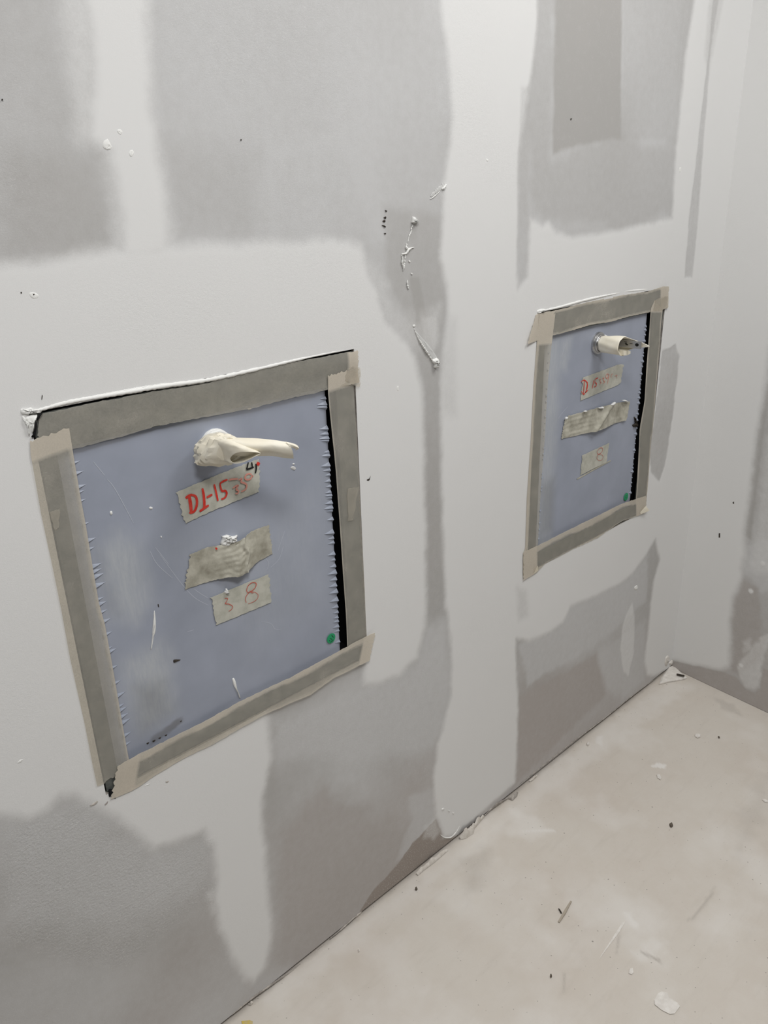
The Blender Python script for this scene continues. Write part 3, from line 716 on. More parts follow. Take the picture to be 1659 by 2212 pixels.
for k, (x, z) in enumerate(rz):
    s = rng.uniform(0.8, 1.45)
    items.append((0.8037 + rng.uniform(-.0008, .0008), z, 0.0046 * s, -0.0145 * s, 0.0033 * s))
film_edge('film_pleat', items, door1, YD)
# scratches and dried drips on the large door
ribbons('pale_scratch', [[(0.7013, 0.9516), (0.6923, 0.9356), (0.6844, 0.9211)], [(0.6956, 0.925), (0.6851, 0.9055), (0.667, 0.8965)], [(0.6569, 0.921), (0.6637, 0.9053), (0.6583, 0.8938)], [(0.4767, 0.9848), (0.5034, 0.9286), (0.5225, 0.8961), (0.5448, 0.8735)],
    [(0.5243, 0.9099), (0.5355, 0.8965), (0.5455, 0.8862)], [(0.6385, 0.8054), (0.6567, 0.7937), (0.6641, 0.7804), (0.6777, 0.7721)], [(0.5024, 0.8435), (0.5143, 0.8422)], [(0.4174, 1.1182), (0.4269, 1.0992), (0.4444, 1.0452)], [(0.4028, 1.1469), (0.4148, 1.1243)], [(0.4622, 0.9963), (0.4705, 0.9712), (0.4909, 0.9411)], [(0.4715, 0.9982), (0.4881, 0.965)]], YD, 0.0009, M_SCRATCH, door1, 0.0002)
blob('compound_drip', [(0.4555, 0.9037), (0.4558, 0.8926), (0.4532, 0.8722), (0.449, 0.861), (0.4444, 0.85), (0.4403, 0.8376), (0.4394, 0.8391), (0.4452, 0.8605), (0.4461, 0.8666), (0.451, 0.8881)], 0.0022, M_MUD, door1, YD, 1, 0.2)
blob('compound_drip', [(0.5707, 0.7255), (0.5744, 0.7257), (0.576, 0.718), (0.577, 0.7051), (0.579, 0.6941), (0.5826, 0.6777), (0.58, 0.681), (0.5774, 0.6937), (0.5737, 0.7047), (0.5712, 0.7129)], 0.0026, M_MUD, door1, YD, 2, 0.2)
for k, pts in enumerate([[(0.4708, 1.0612), (0.4738, 1.0617), (0.4769, 1.0589), (0.475, 1.0567), (0.4713, 1.0582)], [(0.4132, 1.0717), (0.4161, 1.0724), (0.4173, 1.0687), (0.4149, 1.0656), (0.4131, 1.068)], [(0.4818, 1.0128), (0.4832, 1.0129), (0.484, 1.0099), (0.4823, 1.0096)], [(0.7222, 1.0573), (0.7287, 1.0584), (0.7347, 1.053), (0.7318, 1.0498), (0.7256, 1.0521)], [(0.7265, 1.062), (0.7304, 1.0627), (0.7322, 1.0601), (0.7288, 1.0599)], [(0.6517, 1.1706), (0.6584, 1.1696), (0.6588, 1.1668), (0.6524, 1.1666)]]):
    blob('compound_fleck', pts, 0.0012, M_MUD if k not in (3, 5) else M_MUDGREY, door1, YD, 10 + k, 0.4, 4)
blob('dirt_fleck', [(0.4724, 0.8051), (0.4748, 0.8063), (0.4861, 0.8009), (0.4795, 0.8012), (0.4725, 0.8008)], 0.002, M_DARKBIT, door1, YD, 20, 0.3, 4)
for k, pts in enumerate([[(0.4615, 0.9083), (0.4631, 0.9083), (0.4633, 0.9023), (0.4616, 0.9034)], [(0.4086, 0.6845), (0.4135, 0.6842), (0.412, 0.6819), (0.4091, 0.6821)], [(0.4188, 0.6836), (0.4241, 0.683), (0.4226, 0.6803), (0.4187, 0.6805)], [(0.4393, 0.6825), (0.4447, 0.6819), (0.4421, 0.6794)], [(0.4284, 0.683), (0.4338, 0.6824), (0.4313, 0.6802)], [(0.4687, 0.6935), (0.4721, 0.6936), (0.4701, 0.6908)]]):
    blob('dirt_fleck', pts, 0.0008, M_DARKBIT, door1, YD, 30 + k, 0.3, 4)
# green inspection dot
def sticker(c, r, parent, lines):
    o = lathe('green_sticker', [(r * .98, -YD + .0012), (r, -YD + .0016), (r, -YD + .0019), (r * .99, -YD + .002)], c[0], c[1], M_GREEN, parent, 32)
    ribbons('printed_line', lines, YD - .002, 0.0011, M_INK, o, 0.0002)
    return o
sticker((0.7831, 0.7106), 0.0098, p1, [[(0.7841, 0.7174), (0.786, 0.7144), (0.7874, 0.712), (0.789, 0.7099)], [(0.7801, 0.7117), (0.7819, 0.7104), (0.7836, 0.7091), (0.7846, 0.7065)], [(0.7807, 0.7029), (0.7832, 0.7045), (0.7856, 0.7045), (0.7876, 0.7063)], [(0.7781, 0.7088), (0.7794, 0.7061)]])

# handle of the large panel: compound-smeared rosette, everything else wrapped in cream paper tape
h1 = (0.5885, 1.1265)
handle1 = lathe('handle', [(0.012, -YD), (0.012, 0.055)], h1[0], h1[1], M_STEEL, p1, 24)
handle1['label'] = 'cylindrical pull bound all over in cream paper tape'
lathe('rosette', [(0.0255, -YD), (0.0255, -0.003), (0.0246, -0.002), (0.0246, 0.001), (0.023, 0.002), (0.0225, 0.004)], h1[0], h1[1], M_MUD, handle1, 44, 0.03, 3)
def circ(cx, cz, r, d, n=8, rz=None, ph=0.0):
    rz = rz or r
    return [(cx + r * math.cos(ph + 2 * math.pi * k / n), -d, cz + rz * math.sin(ph + 2 * math.pi * k / n)) for k in range(n)]
# crumpled bag of tape over the pull
def ring_px(pts): return pts
loft('tape_wrap', [
    [(0.5462, -0.005, 1.1257), (0.5519, -0.005, 1.1398), (0.5641, -0.007, 1.1485), (0.5834, -0.009, 1.1502), (0.6008, -0.01, 1.1423), (0.6069, -0.01, 1.1252), (0.5799, -0.009, 1.1098), (0.5479, -0.006, 1.1143)],
    [(0.5387, -0.02, 1.1252), (0.5439, -0.024, 1.1427), (0.5593, -0.026, 1.1534), (0.5769, -0.03, 1.1543), (0.595, -0.032, 1.1465), (0.601, -0.034, 1.1272), (0.5791, -0.028, 1.1113), (0.5445, -0.022, 1.1158)],
    [(0.5422, -0.038, 1.1255), (0.5469, -0.044, 1.1434), (0.5611, -0.048, 1.1559), (0.5768, -0.052, 1.1552), (0.593, -0.054, 1.145), (0.5956, -0.054, 1.127), (0.5806, -0.048, 1.1133), (0.5554, -0.042, 1.1175)],
    [(0.5542, -0.054, 1.1315), (0.5578, -0.058, 1.1444), (0.5643, -0.064, 1.1543), (0.5747, -0.068, 1.1547), (0.5868, -0.068, 1.1451), (0.5882, -0.066, 1.1327), (0.5808, -0.06, 1.1221), (0.5656, -0.056, 1.1229)]],
    M_CREAM, handle1, 34, 16, 0.012, True, True, 0, 12, 22)
# front roll whose end gapes open towards the room
loft('tape_roll', [
    [(0.5583, -0.0416, 1.1327), (0.5574, -0.053, 1.1516), (0.5727, -0.0606, 1.155), (0.5914, -0.072, 1.1408), (0.5869, -0.0644, 1.1258), (0.575, -0.053, 1.12), (0.5627, -0.0435, 1.1216)],
    [(0.5617, -0.0492, 1.1307), (0.559, -0.0644, 1.1502), (0.5729, -0.0739, 1.1529), (0.5959, -0.0834, 1.1386), (0.5886, -0.0758, 1.125), (0.5764, -0.0625, 1.1189), (0.5656, -0.053, 1.1195)],
    [(0.5641, -0.0606, 1.1284), (0.5638, -0.0758, 1.1446), (0.5743, -0.0891, 1.1463), (0.5965, -0.0948, 1.1368), (0.5888, -0.0872, 1.1261), (0.5779, -0.072, 1.1186), (0.5675, -0.0644, 1.1195)],
    [(0.5666, -0.0682, 1.1267), (0.5679, -0.0834, 1.1378), (0.5789, -0.0948, 1.1396), (0.597, -0.1005, 1.1345), (0.587, -0.0948, 1.1289), (0.5788, -0.0815, 1.1211), (0.5703, -0.072, 1.1198)]],
    M_CREAM, handle1, 44, 22, 0.0022, False, False, 0.0006, 8)
# long folded tail
def patch(rows, nu, nv):
    R = np.array([catmull(r, nv) for r in rows])
    return np.stack([catmull(R[:, j], nu) for j in range(nv)], 0)
G = patch([[(0.5698, -0.034, 1.1553), (0.5652, -0.0606, 1.1561), (0.565, -0.0682, 1.1448), (0.5696, -0.053, 1.1268)], [(0.5786, -0.0644, 1.1545), (0.5786, -0.0834, 1.1508), (0.581, -0.0872, 1.1402), (0.5872, -0.0758, 1.1268)], [(0.6044, -0.0834, 1.151), (0.6037, -0.1005, 1.1458), (0.6076, -0.1024, 1.1357), (0.6193, -0.091, 1.1229)],
           [(0.6232, -0.1024, 1.1477), (0.6211, -0.1157, 1.1434), (0.6232, -0.1157, 1.132), (0.6308, -0.1062, 1.1206)], [(0.634, -0.1138, 1.1448), (0.633, -0.1233, 1.1408), (0.6361, -0.1233, 1.1305), (0.6416, -0.1157, 1.1186)]], 40, 14)
G[:, :, 1] -= 0.0012 * fbm(*np.meshgrid(np.arange(40) * .25, np.arange(14) * .5), 5, 3)
solid_grid('tape_tail', G, 0.0009 + 0.003 * np.sin(np.linspace(0, math.pi, 14))[:, None] * np.linspace(1, .25, 40)[None, :], M_CREAM, handle1)
G = patch([[(0.6303, -0.1157, 1.1467), (0.6305, -0.1195, 1.1447), (0.6314, -0.1233, 1.1412)], [(0.6395, -0.1214, 1.143), (0.6361, -0.129, 1.142), (0.6377, -0.1252, 1.1367)], [(0.6465, -0.1214, 1.138), (0.6416, -0.1309, 1.1377), (0.6394, -0.1271, 1.1353)], [(0.6448, -0.1176, 1.1334), (0.6429, -0.1233, 1.133), (0.6418, -0.1214, 1.1322)]], 14, 8)
solid_grid('tape_curl', G, 0.0008, M_CREAM, handle1)

# ---------------------------------------------------------------- silver tape labels on the large door
def label_tape(nm, A, B, label, h, seed, mat, nu=40, nv=14, jit=0.0012, endjit=0.004):
    o = strip(nm, A, B, nu, nv, 0.0007, mat, None, h, jit, endjit, seed)
    return tag(o, label, 'tape', 'silver tape pieces on the panel doors')
YT = 5.2   # mm behind the wall plane where tape lies on the doors
def wrinkle(amp, seed, fu, fv, base=0.0003):
    def h(u, v):
        a = np.array([u * fu]); b = np.array([v * fv])
        return base + amp * abs(float(fbm(a, b, seed, 3)[0])) * 2
    return h
t1 = label_tape('tape_label', [(0.5146, 0.0054, 1.0718), (0.5704, 0.0054, 1.0784), (0.6203, 0.0054, 1.0833), (0.6646, 0.0054, 1.0869)], [(0.522, 0.0054, 1.02), (0.5636, 0.0054, 1.0258), (0.6055, 0.0054, 1.0296), (0.658, 0.0054, 1.0333)],
    'silver tape with large red marker code and a small black 4 at its corner', wrinkle(0.0008, 5, 12, 3), 1, M_LABEL)
WY = 0.0052
writing((3, 2, 1, 1, 2), 'red_character', [([(0.5284, 1.0595), (0.5333, 1.0614), (0.5396, 1.0621)], .0042), ([(0.5345, 1.0611), (0.5351, 1.0485), (0.5346, 1.0356)], .0056), ([(0.537, 1.0625), (0.5444, 1.0583), (0.5462, 1.0519), (0.5451, 1.0439), (0.5405, 1.036), (0.5341, 1.0346), (0.5317, 1.0365)], .0042),
    ([(0.5577, 1.067), (0.5586, 1.0551), (0.5577, 1.0402), (0.556, 1.0356)], .0044), ([(0.5484, 1.0325), (0.5556, 1.0349), (0.565, 1.0377)], .004), ([(0.5631, 1.0508), (0.5687, 1.0519), (0.5732, 1.0527)], .0036),
    ([(0.5784, 1.0677), (0.5798, 1.0559), (0.5815, 1.0398)], .0034), ([(0.6023, 1.0688), (0.5947, 1.0683), (0.5881, 1.0662)], .0032), ([(0.5884, 1.0656), (0.589, 1.0584), (0.591, 1.0531), (0.5956, 1.0528), (0.5982, 1.0482), (0.5957, 1.0429), (0.5914, 1.041), (0.5872, 1.041)], .0034)], WY, 0.003, M_RED, t1, 0.0014)
writing((1, 1, 1, 1), 'faded_red_character', [([(0.6043, 1.0674), (0.6096, 1.0674), (0.6208, 1.0651)], .003), ([(0.6098, 1.0527), (0.6157, 1.0548), (0.6199, 1.0542), (0.6155, 1.0494), (0.6195, 1.0457), (0.6171, 1.042), (0.6134, 1.0434)], .003), ([(0.6215, 1.0628), (0.6273, 1.0637), (0.6258, 1.0586), (0.6312, 1.0554), (0.635, 1.0509), (0.6323, 1.0447), (0.624, 1.0432)], .003),
    ([(0.646, 1.0653), (0.6414, 1.0682), (0.6355, 1.0672), (0.6336, 1.0625), (0.6375, 1.0592), (0.6434, 1.0594), (0.6466, 1.0634), (0.6483, 1.0612)], .003)], WY, 0.003, M_REDFADE, t1, 0.0014)
ribbon_mesh('black_number', [([(0.6418, 1.087), (0.6395, 1.0807), (0.6371, 1.0765)], .0026), ([(0.6371, 1.0762), (0.6433, 1.0763), (0.6512, 1.0767)], .0028), ([(0.6478, 1.0854), (0.6481, 1.0811), (0.6481, 1.0768)], .0026), ([(0.6552, 1.081), (0.6552, 1.0733), (0.6528, 1.0661)], .003)], WY, 0.0026, M_INK, t1, 0.0018)
ribbon_mesh('red_smudge', [([(0.6573, 1.0817), (0.6598, 1.0799), (0.662, 1.0778)], .0055)], WY, 0.005, M_RED, t1, 0.0016)

def h2(u, v):
    a = np.array([u * 16]); b = np.array([v * 4])
    bulge = 0.010 * math.exp(-((u - .56) / .17) ** 2) * (0.35 + 0.9 * v)
    fold = 0.0035 * math.exp(-((u - .66 + .03 * math.sin(v * 9)) / .018) ** 2) + 0.003 * math.exp(-((u - .52 - .12 * (1 - v)) / .03) ** 2) * v
    return 0.0003 + bulge + fold + 0.0022 * abs(float(fbm(np.array([u * 7 + v * 3]), np.array([v * 9 - u * 4]), 15, 3)[0])) * (0.4 + 2 * math.exp(-((u - .55) / .2) ** 2)) + 0.0006 * math.sin(v * 40 + u * 14) * math.exp(-((u - .5) / .15) ** 2)
t2 = label_tape('tape_label', [(0.5246, 0.0054, 0.9687), (0.5561, 0.0054, 0.9709), (0.5951, 0.0054, 0.9642), (0.6152, 0.0054, 0.966), (0.6353, 0.0054, 0.972), (0.6702, 0.0054, 0.972)], [(0.5065, 0.0054, 0.9158), (0.5411, 0.0054, 0.9143), (0.5828, 0.0054, 0.9124), (0.605, 0.0054, 0.9084), (0.6395, 0.0054, 0.9161), (0.6733, 0.0054, 0.9195)],
    'heavily crumpled silver tape bulging over a white compound lump, middle of large door', h2, 2, M_LABEL2, 90, 26)
blob('compound_lump', [(0.5771, 0.9686), (0.5818, 0.9759), (0.5813, 0.981), (0.5839, 0.9802), (0.5915, 0.9802), (0.6005, 0.9745), (0.6105, 0.9737), (0.6073, 0.9699), (0.609, 0.964), (0.5989, 0.961), (0.5855, 0.9619)], 0.007, M_MUD, t2, YD - .0004, 5, 0.45, 7)
ribbon_mesh('red_dot', [([(0.5653, 0.9675), (0.5673, 0.9658), (0.5679, 0.9642)], .003)], 0.0022, 0.003, M_RED, t2, 0.002)
t3 = label_tape('tape_label', [(0.5496, 0.0054, 0.8855), (0.5796, 0.0054, 0.886), (0.6194, 0.0054, 0.8864), (0.6613, 0.0054, 0.8859)], [(0.5538, 0.0054, 0.8346), (0.582, 0.0054, 0.834), (0.6227, 0.0054, 0.8338), (0.6625, 0.0054, 0.8337)],
    'silver tape with faint red digits 3 and 8, lowest on the large door', wrinkle(0.0007, 25, 10, 9), 3, M_LABEL)
writing((1, 3), 'thin_red_digit', [([(0.5733, 0.8754), (0.5786, 0.8733), (0.5765, 0.8694), (0.5734, 0.8659), (0.5802, 0.8623), (0.586, 0.8558), (0.5831, 0.8516), (0.5778, 0.8503)], .0012), ([(0.6185, 0.8679), (0.615, 0.8731), (0.6192, 0.8814), (0.628, 0.8835), (0.6342, 0.8793), (0.632, 0.8728), (0.6248, 0.8694), (0.6177, 0.8679), (0.6116, 0.8614), (0.6119, 0.8526)], .0014), ([(0.6185, 0.8683), (0.622, 0.8697), (0.6237, 0.8663), (0.6276, 0.8648)], .0012), ([(0.6243, 0.8684), (0.6311, 0.8639), (0.636, 0.8573), (0.6332, 0.8514), (0.6252, 0.8487), (0.615, 0.8494)], .0009)], WY, 0.0013, M_REDTHIN, t3, 0.0013)
blob('compound_lump', [(0.5772, 0.8907), (0.5792, 0.8913), (0.5798, 0.8866), (0.582, 0.8823), (0.5809, 0.8797), (0.5766, 0.8816), (0.5738, 0.8858), (0.5761, 0.888)], 0.005, M_MUD, t3, YD - .0015, 6, 0.5, 5)

# ---------------------------------------------------------------- paper tape along the edges of the large panel
def set_loose(o, nu, nv, fn):
    u = np.tile(np.arange(nu) / (nu - 1), nv); v = np.repeat(np.arange(nv) / (nv - 1), nu)
    a = np.clip(fn(u, v), 0, 1)
    at = o.data.attributes.new('loose', 'FLOAT', 'POINT')
    at.data.foreach_set('value', np.r_[a, a].astype(np.float32))

def border(A, B, label, h, seed, nu=90, nv=16, jit=0.0014, endjit=0.004, ends=(0, 0), edges=(0, 0)):
    o = strip('masking_tape_strip', A, B, nu, nv, 0.0004, M_TAPE, None, h, jit, endjit, seed)
    def lf(u, v):
        n = fbm(u * 9, v * 1.5, seed, 3) * 0.9
        f = (u < ends[0]) * 1.0 + (u > 1 - ends[1]) * 1.0
        return f + 0.8 * np.clip((edges[0] * (1 + n) - v) * 14, 0, 1) + 0.8 * np.clip((v - 1 + edges[1] * (1 + n)) * 14, 0, 1) + np.clip(n - 0.12, 0, 1) * 0.8
    set_loose(o, nu, nv, lf)
    return tag(o, label, 'masking tape')
def soft(amp, seed, fu=8, fv=2):
    def h(u, v):
        return amp * float(fbm(np.array([u * fu]), np.array([v * fv]), seed, 3)[0])
    return h
def h_top(u, v): return 0.0012 * float(fbm(np.array([u * 7]), np.array([v * 2.]), 31, 3)[0]) + 0.0008 * math.sin(v * 7) * u
border([(0.3433, -0.0015, 1.2253), (0.3643, -0.0015, 1.2252), (0.4121, -0.0015, 1.2269), (0.4452, -0.0015, 1.2258), (0.5117, -0.0015, 1.2252), (0.5848, -0.0015, 1.2215), (0.6231, -0.0015, 1.2274), (0.7041, -0.0015, 1.2287), (0.7855, -0.0015, 1.2266), (0.8374, -0.002, 1.2266), (0.8576, -0.003, 1.2259), (0.87, -0.004, 1.2265)],
       [(0.3287, -0.002, 1.1716), (0.3755, -0.002, 1.1726), (0.4032, -0.0015, 1.1723), (0.4624, -0.001, 1.1742), (0.4906, -0.001, 1.1772), (0.5789, -0.001, 1.1738), (0.6429, -0.001, 1.1706), (0.6614, -0.001, 1.1708), (0.733, -0.001, 1.1726), (0.7835, -0.001, 1.1714), (0.8199, -0.002, 1.1722), (0.8703, -0.005, 1.173)],
       'wide masking tape strip along the top edge of the large near panel', h_top, 41, ends=(0, .035))
border([(0.325, -0.0026, 1.195), (0.3224, -0.0026, 1.1775), (0.3204, -0.0026, 1.0989), (0.321, -0.0026, 1.0289), (0.3208, -0.0026, 0.957), (0.3193, -0.0026, 0.8818), (0.3208, -0.0026, 0.7701), (0.32, -0.0028, 0.7022), (0.3202, -0.003, 0.6587)],
       [(0.3756, -0.0028, 1.2019), (0.3751, -0.0026, 1.1716), (0.3742, -0.002, 1.1077), (0.3744, -0.002, 1.0677), (0.373, -0.002, 0.9963), (0.3727, -0.002, 0.9482), (0.3755, -0.002, 0.9141), (0.3752, -0.002, 0.8395), (0.3744, -0.002, 0.7608), (0.3737, -0.0026, 0.6661)],
       'masking tape strip down the left edge of the large near panel', soft(0.0012, 32), 42, ends=(.055, .0), edges=(0, .1))
border([(0.3545, -0.004, 0.6774), (0.3738, -0.0036, 0.6793), (0.4104, -0.0024, 0.679), (0.471, -0.002, 0.678), (0.5138, -0.002, 0.6776), (0.5819, -0.002, 0.681), (0.6821, -0.002, 0.678), (0.8014, -0.0026, 0.6818), (0.8626, -0.0045, 0.6849), (0.8813, -0.009, 0.6859)],
       [(0.3358, -0.0034, 0.6263), (0.3732, -0.0032, 0.6215), (0.422, -0.003, 0.6287), (0.4635, -0.0035, 0.6302), (0.5059, -0.0045, 0.6288), (0.5936, -0.006, 0.6334), (0.6283, -0.0065, 0.6337), (0.6903, -0.007, 0.6284), (0.7186, -0.007, 0.6251), (0.773, -0.007, 0.6336), (0.8412, -0.008, 0.6325), (0.8618, -0.009, 0.6317)],
       'masking tape strip along the bottom edge of the large panel, right end sticking up', soft(0.0016, 33), 43, ends=(.07, .045), edges=(.22, .1))
border([(0.8046, -0.0034, 1.195), (0.8033, -0.0024, 1.1661), (0.8106, -0.002, 1.0298), (0.8127, -0.002, 0.9359), (0.8157, -0.002, 0.757), (0.8147, -0.002, 0.6685)],
       [(0.8581, -0.004, 1.1983), (0.8592, -0.0024, 1.1576), (0.8625, -0.002, 1.0112), (0.863, -0.002, 0.8719), (0.8635, -0.002, 0.7944), (0.8639, -0.002, 0.667)],
       'narrow masking tape strip down the right edge of the large panel beside the black gap', soft(0.001, 34), 44, ends=(.055, 0), edges=(.05, 0))
# second layers and torn scraps of tape at the corners of the large panel
tag(strip('masking_tape_scrap', [(0.8428, -0.0042, 1.2001), (0.8596, -0.005, 1.2029), (0.87, -0.008, 1.1977)], [(0.8396, -0.0042, 1.1814), (0.8567, -0.005, 1.1707), (0.869, -0.007, 1.164)], 12, 6, .0004, M_TAPE, None, soft(.002, 51), .002, .004, 51), 'small torn masking tape end folded over the top right corner of the large panel', 'masking tape')
tag(strip('masking_tape_scrap', [(0.8331, -0.0028, 0.9918), (0.8609, -0.0028, 0.9876)], [(0.8314, -0.0028, 0.9312), (0.8422, -0.0028, 0.9296)], 10, 8, .0004, M_TAPE, None, None, .002, .003, 52), 'pale torn patch of masking tape on the right strip of the large panel', 'masking tape')
tag(strip('masking_tape_scrap', [(0.3308, -0.0034, 1.0986), (0.3442, -0.0034, 1.0985)], [(0.3325, -0.0034, 1.072), (0.3384, -0.0034, 1.0741)], 10, 6, .0004, M_TAPE, None, None, .001, .002, 53), 'small pale patch of masking tape on the left strip of the large panel', 'masking tape')

# ---------------------------------------------------------------- the small-looking far panel
p2 = empty('access_panel', (1.629, 0.004, 0.634), 'farther access panel near the room corner, its half-taped pull on a bare steel ring', 'access panel')
cavity(O2, p2)
frame_part(O2, 1.398, 1.842, 0.672, 1.176, p2)
door2 = door_mesh('door', 1.395, 1.8215, 0.655, 1.185, YD,
    [([(1.4011, 1.1732), (1.46, 1.1651), (1.4674, 0.989), (1.4553, 0.7097), (1.4098, 0.7125), (1.4145, 1)], 0.05, 0.8), ([(1.46, 1.1651), (1.5039, 1.159), (1.4933, 1.0893), (1.4578, 1.0952)], 0.03, 0.7), ([(1.417, 0.9678), (1.4523, 0.96), (1.4679, 0.6694), (1.4115, 0.6882)], 0.03, 0.6)],
    [([(1.4184, 0.8364), (1.4713, 0.8448), (1.4744, 0.7036), (1.419, 0.7095)], 0.04, 0.5)], p2)
items = []
for k in range(34):
    z = 0.71 + (k + rng.uniform(-.3, .3)) * 0.0132
    s = rng.uniform(0.4, 1.1)
    items.append((1.8216, z, 0.005 * s, -0.012 * s, 0.0035 * s))
film_edge('film_pleat', items, door2, YD)
items = []
for k in range(30):
    z = 0.70 + (k + rng.uniform(-.3, .3)) * 0.015
    s = rng.uniform(0.25, 0.8)
    items.append((1.4135 - (1.17 - z) * .014 + .006, z, 0.005 * s, 0.012 * s, 0.0035 * s))
film_edge('film_pleat', items, door2, YD)
ribbons('pale_scratch', [[(1.4824, 1.1485), (1.4748, 1.1327), (1.4686, 1.1208)], [(1.4804, 1.1126), (1.4737, 1.105)], [(1.4272, 0.9911), (1.4229, 0.9764)], [(1.506, 1.0042), (1.4807, 0.9912), (1.4703, 0.9821)], [(1.682, 0.7032), (1.6716, 0.6969)], [(1.7057, 0.7284), (1.7061, 0.7189)]], YD, 0.001, M_SCRATCH, door2, 0.0002)
blob('dirt_fleck', [(1.8016, 0.9177), (1.8054, 0.9174), (1.8078, 0.9035), (1.8195, 0.8959), (1.8259, 0.8867), (1.8039, 0.8902), (1.7978, 0.8979), (1.8102, 0.9004)], 0.006, M_DARKBIT, door2, YD, 44, 0.6, 5)
c2 = [(1.7968, 0.7017)][0]
sticker(c2, 0.0105, p2, [[(1.7931, 0.7069), (1.7984, 0.7044)], [(1.7931, 0.7009), (1.8004, 0.6977)], [(1.7945, 0.7043), (1.7966, 0.7004)]])
h2c = (1.6090, 1.1325)
handle2 = lathe('handle', [(0.0125, -YD), (0.0125, 0.045)], h2c[0], h2c[1], M_STEEL, p2, 28)
handle2['label'] = 'steel pull on a ringed rosette, cream tape tube open at its end'
lathe('rosette', [(0.0255, -YD), (0.0255, -0.002), (0.0245, 0.000), (0.0215, 0.0005), (0.0215, 0.003), (0.0205, 0.0045), (0.017, 0.0045), (0.017, 0.009)], h2c[0], h2c[1], M_STEEL, handle2, 48)
for k, pts in enumerate([[(1.6064, 1.1518), (1.6267, 1.1501), (1.6461, 1.143), (1.6401, 1.1421), (1.623, 1.148), (1.6089, 1.1477)], [(1.5909, 1.1418), (1.5996, 1.1428), (1.6042, 1.1377), (1.5966, 1.1348), (1.5931, 1.1305), (1.5894, 1.1354)]]):
    blob('compound_smear', pts, 0.003, M_MUD, handle2, 0.001, 60 + k, 0.5, 4)
def tube2():
    n = 40; m = 20; V = []; F = []
    for j in range(m):
        t = j / (m - 1)
        for i in range(n):
            a = 2 * math.pi * i / n
            dm = 0.060 + 0.056 * math.exp(-(((a - .42 + math.pi) % (2 * math.pi) - math.pi) / .62) ** 2)
            d = 0.007 + t * (dm - 0.007)
            tt = (d - 0.007) / 0.053
            rx = 0.0195 + 0.001 * min(tt, 1) - 0.003 * max(0, tt - 1); rz = 0.0185 + 0.003 * min(tt, 1) - 0.009 * max(0, tt - 1)
            w = 1 + 0.05 * math.sin(3 * a + 5 * t) + 0.03 * math.sin(7 * a - 3 * t)
            V.append((h2c[0] + rx * w * math.cos(a), -d, h2c[1] + rz * w * math.sin(a) - 0.0008 * tt))
    for j in range(m - 1):
        for i in range(n):
            a, b = j * n + i, j * n + (i + 1) % n
            F.append((a, b, b + n, a + n))
    o = link('tape_wrap', mesh('tape_wrap', V, F), M_CREAM, handle2, True)
    md = o.modifiers.new('paper_thickness', 'SOLIDIFY'); md.thickness = 0.0009; md.offset = -1
    return o
tube2()
strip('tape_curl', [(1.6016, -0.058, 1.1248), (1.6033, -0.064, 1.1242), (1.6193, -0.064, 1.1208), (1.6458, -0.058, 1.1162)], [(1.6053, -0.058, 1.1129), (1.607, -0.064, 1.1123), (1.6229, -0.064, 1.1104), (1.6468, -0.058, 1.1097)], 14, 5, .0009, M_CREAM, handle2)
multi_box('pull_blade', [(h2c[0] + 0.0095, h2c[0] + 0.0135, -0.098, -0.020, h2c[1] - 0.004, h2c[1] + 0.0125)], M_STEEL, handle2, 0.0006)
V2 = [(h2c[0] + 0.0093, -0.088 + 0.0045 * math.cos(a), h2c[1] + 0.0045 + 0.0036 * math.sin(a)) for a in np.linspace(0, 2 * math.pi, 16, endpoint=False)]
V2 += [(x + 0.0004, y, z) for x, y, z in V2]
link('blade_rivet', mesh('blade_rivet', V2, [tuple(range(16)), tuple(range(16, 32))] + [(i, (i + 1) % 16, 16 + (i + 1) % 16, 16 + i) for i in range(16)]), M_INK, handle2)
def mark(y0, z0, y1, z1):
    return (h2c[0] + 0.0092, h2c[0] + 0.0098, -y1, -y0, h2c[1] + z0, h2c[1] + z1)
for mk in (mark(.058, .004, .063, .0062), mark(.060, .0012, .066, .0034), mark(.070, .005, .077, .0064), mark(.056, .0075, .063, .0086)):
    multi_box('stamped_mark', [mk], M_INK, handle2)

t4 = label_tape('tape_label', [(1.5563, 0.0054, 1.0611), (1.6346, 0.0054, 1.064), (1.7014, 0.0054, 1.0674), (1.7143, 0.004, 1.0672), (1.7204, -0, 1.065)], [(1.5525, 0.0054, 1.0078), (1.6217, 0.0054, 1.0123), (1.6812, 0.0054, 1.0148), (1.7097, 0.0054, 1.0164), (1.7212, 0.004, 1.0214)],
    'silver tape with small red code, right corner curling, below the far pull', wrinkle(0.0006, 65, 10, 3), 4, M_LABEL, 36, 12)
writing((2, 2, 1, 2), 'red_character', [([(1.5618, 1.055), (1.5625, 1.039), (1.5625, 1.0219)], .0026), ([(1.5491, 1.0531), (1.5606, 1.0552), (1.5734, 1.0473), (1.5767, 1.0364), (1.5707, 1.026), (1.5625, 1.0214), (1.5528, 1.0305)], .0024), ([(1.5761, 1.0484), (1.5744, 1.0391), (1.573, 1.0268)], .0022), ([(1.5681, 1.0247), (1.5739, 1.0259), (1.5808, 1.0288)], .0022), ([(1.6002, 1.0478), (1.5997, 1.0392), (1.5969, 1.0286)], .0022), ([(1.6195, 1.05), (1.6113, 1.0498), (1.6055, 1.0473)], .002), ([(1.6056, 1.0469), (1.6076, 1.0405), (1.6137, 1.0378), (1.6127, 1.0322), (1.6035, 1.0311)], .0022)], WY, 0.002, M_RED, t4, 0.0012)
